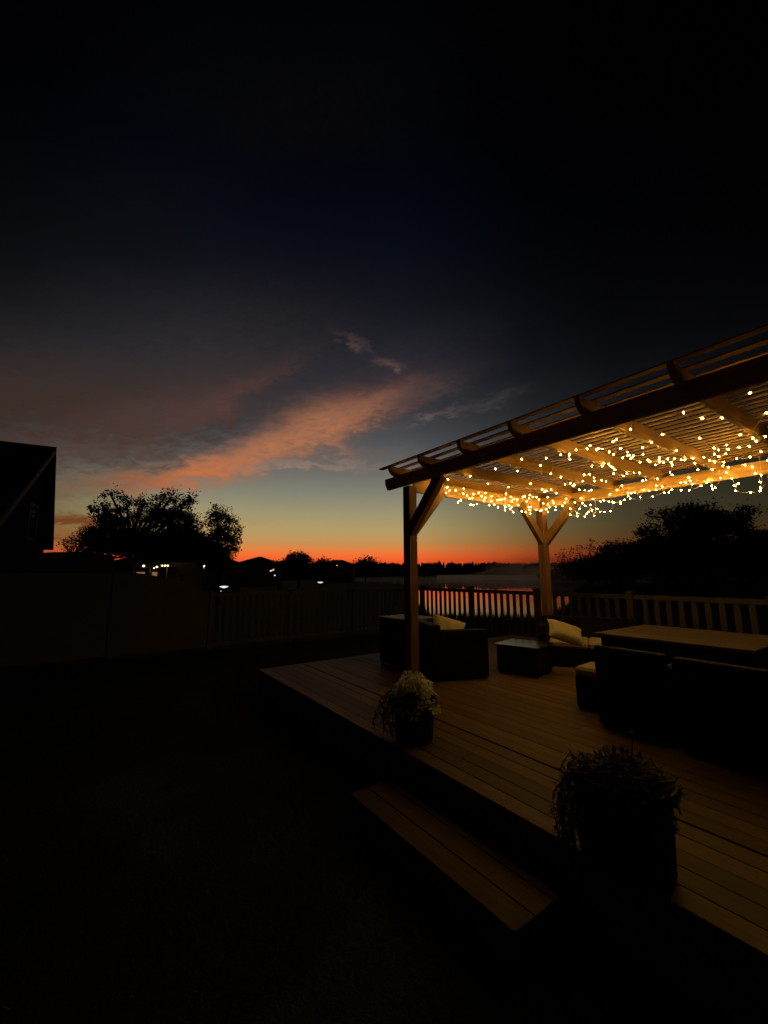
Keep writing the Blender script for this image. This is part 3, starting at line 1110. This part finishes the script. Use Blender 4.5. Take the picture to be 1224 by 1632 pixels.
def tree(name, label, cat, base, blobs, nclump, per, ls, spread, seed, trunk_r, group=None, stems=1, bare=0.0, twigs=.35, split=.35):
    """blobs: (sideways, forward, height, rx, ry, rz) in metres from the base"""
    rnd = random.Random(seed + 100)
    r = tag(empty(name, base, RZ), label, cat, group)
    v, f, tips = crown_mesh(blobs, nclump, per, ls, spread, seed)
    c = MB()
    c.v, c.f = v, f
    cr = c.build('crown', oak_m, r)
    tr = MB()
    zc = min(b[2] for b in blobs)
    top = Vector((0, 0, max(.4, zc * split)))
    starts = []
    for s in range(stems):
        o = Vector((rnd.uniform(-1, 1) * trunk_r * (stems > 1) * 2, rnd.uniform(-1, 1) * trunk_r * (stems > 1) * 2, -.1))
        tr.tube([o, o * .6 + top * .5 + Vector((rnd.uniform(-.1, .1), 0, 0)), top], [trunk_r * 1.25, trunk_r, trunk_r * .85], 8)
    lim = []
    for b in blobs:
        c0 = Vector(b[:3])
        mid = top.lerp(c0, .5) + Vector((rnd.uniform(-.3, .3), rnd.uniform(-.3, .3), rnd.uniform(-.1, .4)))
        tr.tube([top, mid, c0], [trunk_r * .6, trunk_r * .4, trunk_r * .22], 6)
        lim.append((mid, c0))
    for (c0, bi, L) in tips:
        if rnd.random() < twigs:
            a = lim[bi][1].lerp(lim[bi][0], rnd.uniform(0, .5))
            md = a.lerp(c0, .55) + Vector((rnd.gauss(0, .12), rnd.gauss(0, .12), rnd.gauss(0, .12))) * (c0 - a).length * .5
            ext = c0 + (c0 - a).normalized() * rnd.uniform(0, .35) * spread * 2
            tr.tube([a, md, ext], [trunk_r * .12, trunk_r * .07, trunk_r * .02], 3, caps=False)
    tr.build('trunk', bark_m, r)
    return r


def pb(D_, base_px, items):
    """blobs from photo rows/columns at a depth: (px, py, half width px, half height px)"""
    base = at(base_px, 900, D_)
    g_ = gz(base.x, base.y)
    base = Vector((base.x, base.y, g_))
    k = D_ / 650.0
    out = []
    for px, py, hw, hh in items:
        p = at(px, py, D_)
        d = p - base
        out.append((d.dot(R0), 0.0 + ((px * 7 + py * 3) % 11 - 5) * .12 * hw * k, p.z - g_, hw * k, hw * k * .8, hh * k))
    return base, out


b0, bl = pb(36, 204, [(176, 786, 14, 12), (158, 800, 13, 9), (196, 800, 16, 12), (150, 812, 9, 6), (226, 796, 16, 12), (256, 792, 16, 11),
                      (276, 794, 16, 12), (304, 798, 12, 14), (292, 812, 22, 16), (190, 826, 30, 18), (168, 834, 16, 12), (238, 822, 34, 22),
                      (280, 838, 34, 26), (312, 842, 18, 20), (205, 860, 52, 22), (262, 862, 62, 22), (316, 870, 30, 22), (160, 872, 28, 14),
                      (240, 876, 86, 10), (152, 852, 14, 8)])
tree('oak_tree', 'wide dark oak silhouetted against the afterglow beside the neighbouring house', 'tree', b0, bl, 1500, 26, .10, .26, 5, .30, twigs=.6, split=1.0)
b0, bl = pb(30, 350, [(356, 838, 26, 26), (350, 868, 30, 24), (372, 862, 14, 22), (350, 815, 10, 10), (338, 890, 30, 20), (378, 842, 9, 9)])
tree('oak_tree', 'smaller open tree at the right edge of the big oak, branches over the orange', 'tree', b0, bl, 420, 20, .075, .19, 9, .18, twigs=.6)
b0, bl = pb(26, 130, [(128, 862, 20, 16), (118, 874, 18, 10), (142, 880, 22, 14), (112, 868, 12, 8), (160, 888, 26, 14)])
tree('young_tree', 'small thin-leaved tree between the house corner and the big oak', 'tree', b0, bl, 230, 14, .055, .16, 12, .10, twigs=.7)

b0, bl = pb(70, 476, [(476, 889, 16, 10), (466, 894, 14, 8), (487, 893, 12, 8), (474, 900, 26, 8)])
tree('round_tree', 'bushy round-topped tree between the two far houses', 'tree', b0, bl, 220, 22, .16, .36, 20, .18)
b0, bl = pb(82, 514, [(516, 893, 7, 4), (510, 898, 12, 5), (524, 899, 12, 5)])
tree('small_tree', 'small tree in front of the second far house', 'tree', b0, bl, 80, 20, .16, .32, 21, .12)
b0, bl = pb(120, 583, [(579, 893, 7, 5), (590, 894, 8, 4), (580, 900, 20, 6), (602, 900, 12, 4)])
tree('small_tree', 'ragged small tree on the horizon left of the front post', 'tree', b0, bl, 140, 18, .26, .55, 22, .15)
b0, bl = pb(100, 355, [(352, 897, 10, 3), (366, 899, 14, 4), (345, 902, 16, 5)])
tree('small_tree', 'low tree hard against the left side of the first far house', 'tree', b0, bl, 80, 18, .2, .45, 25, .15)
b0, bl = pb(64, 445, [(448, 898, 10, 4), (440, 903, 14, 5), (455, 903, 12, 4)])
tree('small_tree', 'low bush beside the right eave of the first far house', 'tree', b0, bl, 80, 18, .13, .28, 26, .1)

# right-hand woods
b0, bl = pb(46, 985, [(985, 886, 40, 22), (962, 892, 24, 14), (1008, 878, 26, 18), (985, 906, 70, 22), (1035, 888, 34, 26), (925, 906, 30, 14), (975, 872, 12, 8), (992, 868, 10, 10)])
tree('dense_tree', 'dark thicket of brush and low trees right of the rear post', 'tree', b0, bl, 1000, 22, .12, .34, 30, .2, stems=3, twigs=.5)
b0, bl = pb(54, 1100, [(1085, 838, 48, 26), (1040, 850, 22, 16), (1026, 838, 10, 9), (1120, 838, 36, 26), (1062, 818, 20, 11), (1092, 812, 22, 9), (1122, 815, 20, 10),
                       (1142, 830, 14, 14), (1148, 850, 20, 22), (1090, 880, 70, 34), (1150, 888, 44, 26), (1040, 872, 24, 18)])
tree('oak_tree', 'tall dome-shaped oak on the right beyond the fence', 'tree', b0, bl, 1900, 24, .14, .38, 33, .5, twigs=.5)
b0, bl = pb(50, 1178, [(1176, 822, 18, 9), (1186, 815, 14, 6), (1170, 838, 18, 14), (1192, 860, 24, 18), (1180, 885, 34, 22)])
tree('oak_tree', 'slender tree with a small flat tuft right of the domed oak', 'tree', b0, bl, 420, 24, .13, .42, 35, .25)
b0, bl = pb(48, 1235, [(1222, 868, 26, 22), (1255, 860, 30, 26), (1225, 895, 44, 26), (1290, 880, 40, 34)])
tree('dense_tree', 'dark rounded trees cut by the right edge of the picture', 'tree', b0, bl, 560, 26, .15, .48, 37, .25)


# bare branchy tree
def bare_tree(base, label, pxs, D_):
    r = tag(empty('bare_tree', base, RZ), label, 'tree')
    rnd = random.Random(4)
    mb = MB()
    lf = MB()
    segs = []

    def grow(p, d, L, rad, depth):
        q = p + d * L * .5 + Vector((rnd.gauss(0, .05), 0, rnd.gauss(0, .05))) * L
        e = p + d * L
        mb.tube([p, q, e], [rad, rad * .8, rad * .6], 5 if depth < 2 else 3, caps=False)
        if depth >= 5:
            for _ in range(3):
                c = e + Vector((rnd.gauss(0, .13), rnd.gauss(0, .13), rnd.gauss(0, .13)))
                dd = Vector((rnd.gauss(0, 1), rnd.gauss(0, 1), rnd.gauss(0, 1))).normalized()
                leaf(lf, c, dd, Vector((0, 0, 1)), .22, .13)
            return
        for _ in range(2 if rnd.random() < .55 else 3):
            nd = (d + Vector((rnd.uniform(-.75, .75), rnd.uniform(-.5, .5), rnd.uniform(-.35, .45)))).normalized()
            grow(e, nd, L * rnd.uniform(.62, .85), rad * .62, depth + 1)
    top = Vector((0, 0, 1.4))
    mb.tube([(0, 0, -.1), (0.05, 0, .7), top], [.17, .14, .13], 7)
    for dx in (-.95, -.45, .1, .6):
        grow(top, Vector((dx, rnd.uniform(-.3, .3), .75 - .2 * abs(dx))).normalized(), 1.35, .085, 1)
    mb.build('trunk', bark_m, r)
    lf.build('crown', oak_m, r)
    return r


p = at(938, 900, 42)
bare_tree(Vector((p.x, p.y, gz(p.x, p.y))), 'nearly bare small tree, thin branches spread right of the rear post', None, 42)


# far treeline: one mass
def treeline(name, label, tl0, tl1, dist0, dist1, n, h0, h1, seed, bush=.35):
    rnd = random.Random(seed)
    mb = MB()
    for k in range(n):
        t = rnd.uniform(tl0, tl1)
        d = rnd.uniform(dist0, dist1)
        p = ll(t, d)
        z0 = gz(p.x, p.y) - .2
        h = rnd.uniform(h0, h1) * (.93 + .07 * math.sin(t * 31 + seed) * math.sin(t * 77))
        if rnd.random() < .06:
            h *= 1.10
        if rnd.random() < bush:
            # rounded broken crown of tilted leaf masses
            for _ in range(26):
                q = Vector((rnd.gauss(0, 1), rnd.gauss(0, 1), rnd.gauss(0, 1))).normalized()
                c = Vector((p.x, p.y, z0 + h * .62)) + Vector((q.x * h * .26, q.y * h * .26, q.z * h * .30))
                s = h * .10 * rnd.uniform(.6, 1.4)
                e1 = Vector((rnd.gauss(0, 1), rnd.gauss(0, 1), rnd.gauss(0, 1))).normalized() * s
                e2 = e1.cross(rv()).normalized() * s
                mb.add([c - e1, c + e2, c + e1, c - e2], [(0, 1, 2, 3)])
            mb.tube([(p.x, p.y, z0), (p.x, p.y, z0 + h * .7)], [h * .02, h * .01], 4)
            mb.lathe([(h * .25, z0 - .2), (h * .27, z0 + h * .45), (h * .30, z0 + h * .62), (h * .18, z0 + h * .82), (0.01, z0 + h * .88)], 7, (p.x, p.y))
        else:
            prof = []
            lv = 6
            for j in range(lv):
                zz = z0 + h * (.03 + .97 * j / lv)
                rr = h * .24 * (1 - j / lv) ** .7 * rnd.uniform(.75, 1.2)
                prof += [(rr, zz), (rr * .55, zz + h * .08)]
            prof.append((.01, z0 + h))
            mb.tube([(p.x, p.y, z0), (p.x, p.y, z0 + h * .3)], h * .015, 4)
            mb.lathe(prof, 6, (p.x, p.y))
    o = mb.build(name, wood_far)
    tag(o, label, kind='stuff')


treeline('far_woods', 'jagged black line of far-off woods beyond the lake', -1.1, 1.3, 712, 770, 2900, 15.5, 21.5, 50, .1)
treeline('shore_woods', 'darker far-off woods along the left shore of the lake', -.5, .12, 205, 250, 420, 7.2, 8.8, 51, .5)
treeline('right_shore_woods', 'far-off woods on the right shore behind the mist', .38, .95, 120, 170, 380, 4.8, 7.2, 52, .55)
# underbrush
ub = MB()
rnd = random.Random(77)
for k in range(15000):
    t = rnd.uniform(.44, 1.15)
    d = rnd.uniform(30, 45)
    p = ll(t, d)
    h = (1.7 + 1.0 * math.sin(t * 17) * math.sin(t * 41 + 1)) * min(1, (t - .43) * 6)
    z = gz(p.x, p.y) + rnd.random() * max(.2, h)
    dd = Vector((rnd.gauss(0, 1), rnd.gauss(0, 1), rnd.gauss(0, 1.3))).normalized()
    leaf(ub, Vector((p.x, p.y, z)), dd, Vector((.1, .2, 1)), rnd.uniform(.25, .5), rnd.uniform(.12, .22))
tag(ub.build('undergrowth', oak_m), 'tangled dark undergrowth beneath the trees on the right', kind='stuff')
rg = MB()
for k in range(9000):
    t = rnd.uniform(.03, .52)
    d = shore(t) + rnd.uniform(-5.0, .8)
    if d > 120:
        continue
    p = ll(t, d)
    z = gz(p.x, p.y) if d < shore(t) else -.5
    hgt = rnd.uniform(.12, .38) * (1.0 if rnd.random() < .93 else 1.8)
    a = rnd.uniform(0, 6.28)
    s = .014
    rg.add([(p.x - s * math.cos(a), p.y - s * math.sin(a), z - .05), (p.x + s * math.cos(a), p.y + s * math.sin(a), z - .05),
            (p.x + rnd.gauss(0, .05), p.y + rnd.gauss(0, .05), z + hgt)], [(0, 1, 2)])
tag(rg.build('shore_grass', oak_m), 'rough grass on the near bank of the lake', kind='stuff')


gm2 = MB()
rnd = random.Random(5)
for k in range(14000):
    x, y = rnd.uniform(-9.5, 1.2), rnd.uniform(-1.5, 8.3)
    if y > Y0 - .02 and x > X0 - .02:
        continue
    if -2.84 < x < -1.35 and y > 1.66:
        continue
    if x * x + y * y < .8:
        continue
    hgt = rnd.uniform(.025, .07)
    a = rnd.uniform(0, 6.28)
    s = .004
    gm2.add([(x - s * math.cos(a), y - s * math.sin(a), -.005), (x + s * math.cos(a), y + s * math.sin(a), -.005), (x + rnd.gauss(0, .02), y + rnd.gauss(0, .02), hgt)], [(0, 1, 2)])
tag(gm2.build('grass', leaf_m), 'short grass of the yard around the deck', kind='stuff')


# ------------------------------------------------------------------ houses
def house_root(name, label, p, group=None):
    return tag(empty(name, p, RZ), label, 'house', group)


# neighbouring house, gable end towards the lake
def big_house():
    pk = at(76, 711, 15.0)                     # peak of the gable
    ne = at(-8, 836, 10.6)                     # near eave on the rake line
    fe = at(85.5, 872, 16.4)                   # far eave
    base = Vector((pk.x, pk.y, 0))
    r = tag(empty('neighbour_house', base), 'big dark two-storey house at the left edge, gable end to the yard', 'house')
    al = (Vector((fe.x, fe.y, 0)) - Vector((ne.x, ne.y, 0))).normalized()
    nrm = Vector((al.y, -al.x, 0))
    if nrm.dot(R0) < 0:
        nrm = -nrm
    back = -nrm                                 # the house runs away to the left
    P = lambda q, z=None: Vector((q.x, q.y, q.z if z is None else z)) - base
    t_pk = (Vector((pk.x, pk.y, 0)) - Vector((ne.x, ne.y, 0))).dot(al)
    t_fe = (Vector((fe.x, fe.y, 0)) - Vector((ne.x, ne.y, 0))).dot(al)
    def W(t, z, dpt=0.0):
        dpt += .28
        return Vector((ne.x, ne.y, 0)) + al * t + back * dpt + Vector((0, 0, z)) - base
    zn, zp, zf = ne.z, pk.z, fe.z
    L = 11.0
    rise = .35
    mb = MB()
    v = [W(.15, 0), W(t_fe - .1, 0), W(t_fe - .1, zf - .12), W(t_pk, zp - .14), W(.15, zn - .1)]
    v2 = [q + back * L for q in v]
    mb.add(v + v2, [(0, 1, 2, 3, 4), (9, 8, 7, 6, 5), (0, 4, 9, 5), (1, 6, 7, 2), (0, 5, 6, 1)])
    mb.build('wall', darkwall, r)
    rf = MB()
    def slab(a, b):
        th = Vector((0, 0, .12))
        o = nrm * .0
        q = [a + o, b + o, b + back * (L + .3), a + back * (L + .3)]
        rf.add([x for x in q] + [x - th for x in q], [(0, 1, 2, 3), (7, 6, 5, 4), (0, 4, 5, 1), (1, 5, 6, 2), (2, 6, 7, 3), (3, 7, 4, 0)])
    slab(W(-.35, zn - .25, -.28), W(t_pk, zp, -.28))
    slab(W(t_pk + .01, zp, -.28), W(t_fe, zf, -.28))
    rf.build('roof', roofm, r)
    rk = MB()
    rk.beam(W(-.3, zn - .44, -.265), W(t_pk - .05, zp - .22, -.265), .03, .16)
    rk.build('rake_board', darktrim, r)
    # window in the gable wall
    tw = t_pk - .75
    wf = MB()
    for a_, b_, c_, d_ in ((tw - .55, tw + .55, 3.0, 3.09), (tw - .55, tw + .55, 4.2, 4.29), (tw - .55, tw - .46, 3.09, 4.2), (tw + .46, tw + .55, 3.09, 4.2)):
        q = [W(a_, c_, -.002), W(b_, c_, -.002), W(b_, d_, -.002), W(a_, d_, -.002)]
        o = nrm * .04
        wf.add(q + [x + o for x in q], [(3, 2, 1, 0), (4, 5, 6, 7), (0, 1, 5, 4), (1, 2, 6, 5), (2, 3, 7, 6), (3, 0, 4, 7)])
    w0 = wf.build('window', darktrim, r)
    q = [W(tw - .46, 3.09, -.006), W(tw + .46, 3.09, -.006), W(tw + .46, 4.2, -.006), W(tw - .46, 4.2, -.006)]
    MB().add(q, [(0, 1, 2, 3)]).build('pane', paneglass, w0)
    # chimney-like vent on the ridge
    vt = W(t_pk, zp, 1.6)
    MB().box(vt.x - .10, vt.x + .10, vt.y - .10, vt.y + .10, vt.z - .1, vt.z + .12, .01).build('roof_vent', roofm, r)
    return r


big_house()


def hip_house(name, label, cx_px, D_, w_, dp, eave, ridge, ridge_w, windows=(), porch=None):
    p = at(cx_px, 905, D_)
    g_ = gz(p.x, p.y)
    r = house_root(name, label, Vector((p.x, p.y, g_)))
    e = eave - g_
    h = ridge - g_
    MB().box(-w_ / 2, w_ / 2, 0, dp, -.2, e - .02).build('wall', wallm, r)
    o = .45
    mb = MB()
    vs = [(-w_ / 2 - o, -o, e), (w_ / 2 + o, -o, e), (w_ / 2 + o, dp + o, e), (-w_ / 2 - o, dp + o, e), (-ridge_w / 2, dp / 2, h), (ridge_w / 2, dp / 2, h)]
    mb.add(vs, [(0, 1, 5, 4), (1, 2, 5), (2, 3, 4, 5), (3, 0, 4), (3, 2, 1, 0)])
    mb.build('roof', roofm, r)
    for (x0, x1, z0, z1, lit) in windows:
        fm = MB()
        t = .08
        fm.box(x0, x1, -.05, -.003, z0, z0 + t)
        fm.box(x0, x1, -.05, -.003, z1 - t, z1)
        fm.box(x0, x0 + t, -.05, -.003, z0 + t, z1 - t)
        fm.box(x1 - t, x1, -.05, -.003, z0 + t, z1 - t)
        fo = fm.build('window', trim_m, r)
        MB().add([(x0 + t, -.02, z0 + t), (x1 - t, -.02, z0 + t), (x1 - t, -.02, z1 - t), (x0 + t, -.02, z1 - t)], [(0, 1, 2, 3)]).build('pane', window_lit if lit else paneglass, fo)
    return r


k90 = 90 / 650
hip_house('low_house', 'low dark roof between the big house and the small tree', 78, 22, 3.0, 3, 2.85, 3.13, 2.2)
hip_house('far_house', 'far house with a pointed hip roof right of the oak', 405, 90, 8.6, 8, 4.3, 6.05, .6,
          windows=((-2.6, -1.5, 1.1, 2.4, 0), (1.2, 2.3, 1.1, 2.4, 0)))
hip_house('far_house', 'farther low-roofed house halfway between the oak and the front post', 536, 130, 10.5, 9, 5.2, 6.75, 3.0,
          windows=((-.2, .9, 3.0, 4.2, 0), (2.5, 3.4, 1.4, 2.6, 0)))
ph = hip_house('porch_house', 'house half hidden under the oak with lamps glowing on its porch', 262, 50, 13.0, 8, 3.4, 5.2, 5.0,
               windows=((-3.4, -2.2, 1.2, 2.6, 1), (-1.5, -.7, .6, 2.6, 1), (1.9, 2.5, 1.3, 2.4, 0)))
# porch roof and posts
kk = 50 / 650
MB().box(-4.4, 1.6, -2.2, -.46, 2.95, 3.08, .01).build('porch_roof', roofm, ph)
for x in (-4.3, -2.4, -.5, 1.45):
    MB().box(x - .06, x + .06, -2.15, -2.03, -.1, 2.945).build('porch_post', trim_m, ph)


def wall_lamp(name, px, py_, D_, w_, h_, m_, label, group=None, parent_post=False, hood=True, rz=0.0, tilt=0.0):
    p = at(px, py_, D_)
    r = tag(empty(name, p, RZ), label, 'lamp', group)
    v, f = icosphere(1.0)
    o = MB().add([(a * w_ / 2, b * min(w_, h_) / 2, c * h_ / 2) for a, b, c in v], f).build('diffuser', m_, r, smooth=True)
    if tilt:
        o.rotation_euler = (0, tilt, 0)
    return r, p


PG = 'porch lamps under the oak'
for px, py_, w_, h_, lb in ((229, 902, .50, .40, 'round warm porch lamp, leftmost under the oak'),
                            (250, 903.5, .42, .36, 'round warm porch lamp in the middle of the porch'),
                            (258.5, 901.5, .36, .30, 'warm porch lamp, first of the close row at the right'),
                            (263.0, 901.5, .36, .32, 'warm porch lamp in the centre of the close row'),
                            (267.5, 901.5, .38, .32, 'warm porch lamp at the far right of the close row'),
                            (245.5, 905.5, .22, .22, 'tiny dim porch lamp just below the middle one')):
    r, p = wall_lamp('porch_lamp', px, py_, 47.5, w_ * .62, h_ * .62, porch_m, lb, PG)
    top_z = ph.location.z + 2.945
    MB().tube([(0, 0, h_ * .3), (0, 0, top_z - p.z)], .02, 5).build('bracket', metal_d, r)
r, p = wall_lamp('wall_lamp', 325.5, 903, 40, .16, .36, porch_m, 'single upright light low in the oak to the right of the porch')
MB().box(-.05, .05, .02, .14, p.z * 0 - (p.z - gz(p.x, p.y)), -.19).build('post', metal_d, r)
r, p = wall_lamp('eave_lamp', 434.5, 908.5, 86, 1.35, .36, soffit_m, 'slanting warm strip of light at the right eave of the first far house', tilt=math.radians(-24))
MB().box(-.5, .5, .3, .36, -.1, .5).build('bracket', metal_d, r)
r, p = wall_lamp('light_dot', 438, 917, 80, .30, .30, led_m, 'tiny white light just below the slanting strip of light')
MB().tube([(0, 0, -.14), (0, 0, gz(p.x, p.y) - p.z)], .03, 5).build('post', metal_d, r)


def bollard(px, py_, D_, w_, h_, label):
    p = at(px, py_, D_)
    g_ = gz(p.x, p.y)
    r = tag(empty('bollard_lamp', (p.x, p.y, g_), RZ), label, 'lamp', 'white flat-topped lamps beyond the picket fence')
    H = p.z - g_
    MB().tube([(0, 0, -.05), (0, 0, H - h_)], .025, 8).build('post', metal_d, r)
    MB().lathe([(.02, H - h_), (w_ * .30, H - h_ * .55), (w_ * .5, H - h_ * .1), (w_ * .46, H + h_ * .25), (w_ * .2, H + h_ * .5), (.001, H + h_ * .55)], 20).build('lamp_head', led_m, r, smooth=True)
    return r


bollard(357, 935, 13.5, .27, .045, 'larger white lamp showing just above the left end of the picket fence')
bollard(510.5, 928, 22, .30, .05, 'smaller white lamp above the middle of the left picket fence')
r, p = wall_lamp('light_dot', 352, 942, 13.5, .03, .03, led_m, 'pinprick of glow added as the reflection of the larger white lamp')  # reflection of the larger lamp, added as a glowing ball on a post
MB().tube([(0, 0, -.014), (0, 0, gz(p.x, p.y) - p.z)], .008, 5).build('post', metal_d, r)  # added post, only there to carry the reflection dot
r, p = wall_lamp('light_dot', 537, 901.5, 128, .5, .3, soffit_m, 'faint light in front of the second far house')
MB().tube([(0, 0, -.14), (0, 0, gz(p.x, p.y) - p.z)], .03, 5).build('post', metal_d, r)


# ------------------------------------------------------------------ mist lying over the lake
mist_m = bpy.data.materials.new('lake_mist')
mist_m.use_nodes = True
t_ = mist_m.node_tree
for n_ in list(t_.nodes):
    if n_.type == 'BSDF_PRINCIPLED':
        t_.nodes.remove(n_)
pv = t_.nodes.new('ShaderNodeVolumePrincipled')
pv.inputs['Color'].default_value = (.92, .90, .90, 1)
pv.inputs['Density'].default_value = .012
pv.inputs['Anisotropy'].default_value = .6
t_.links.new(pv.outputs[0], [n_ for n_ in t_.nodes if n_.type == 'OUTPUT_MATERIAL'][0].inputs['Volume'])


low_m = mist_m.copy()
low_m.name = 'low_lake_mist'
low_m.node_tree.nodes[pv.name].inputs['Density'].default_value = .0042


def ellipsoid(mb, c, rx, ry, rz, n=18, seed=0):
    rnd = random.Random(seed)
    ph_ = [rnd.uniform(0, 6) for _ in range(4)]
    prof, vs, fs = [], [], []
    m_ = 10
    for i in range(m_ + 1):
        th = math.pi * i / m_
        for k in range(n):
            a = 2 * math.pi * k / n
            w_ = 1 + .16 * math.sin(3 * a + ph_[0]) * math.sin(th * 2 + ph_[1]) + .10 * math.sin(5 * a + ph_[2] + th * 3)
            x, y, z = math.sin(th) * math.cos(a) * w_, math.sin(th) * math.sin(a) * w_, math.cos(th) * w_
            q = Vector(c) + R0 * (x * rx) + F0 * (y * ry)
            vs.append((q.x, q.y, max(c[2] + z * rz, -.42)))
    for i in range(m_):
        for k in range(n):
            fs.append((i * n + k, (i + 1) * n + k, (i + 1) * n + (k + 1) % n, i * n + (k + 1) % n))
    mb.add(vs, fs)


for nm, lb, items in (
        ('mist', 'thin mist lying flat on the far lake', [(.16, 260, 75, 190, 1.5, .4)]),
        ('mist_bank', 'pale bank of mist drifting off the lake by the rear post', [(.40, 150, 22, 34, 7.0, 2.0), (.34, 175, 24, 30, 4.6, .4), (.46, 118, 14, 24, 5.5, 1.5)])):
    mb = MB()
    for i, (t, d, rx, ry, rz, zc) in enumerate(items):
        p = ll(t, d)
        ellipsoid(mb, (p.x, p.y, zc), rx, ry, rz, seed=i + 3)
    tag(mb.build(nm, low_m if nm == 'mist' else mist_m, smooth=True), lb, kind='stuff')
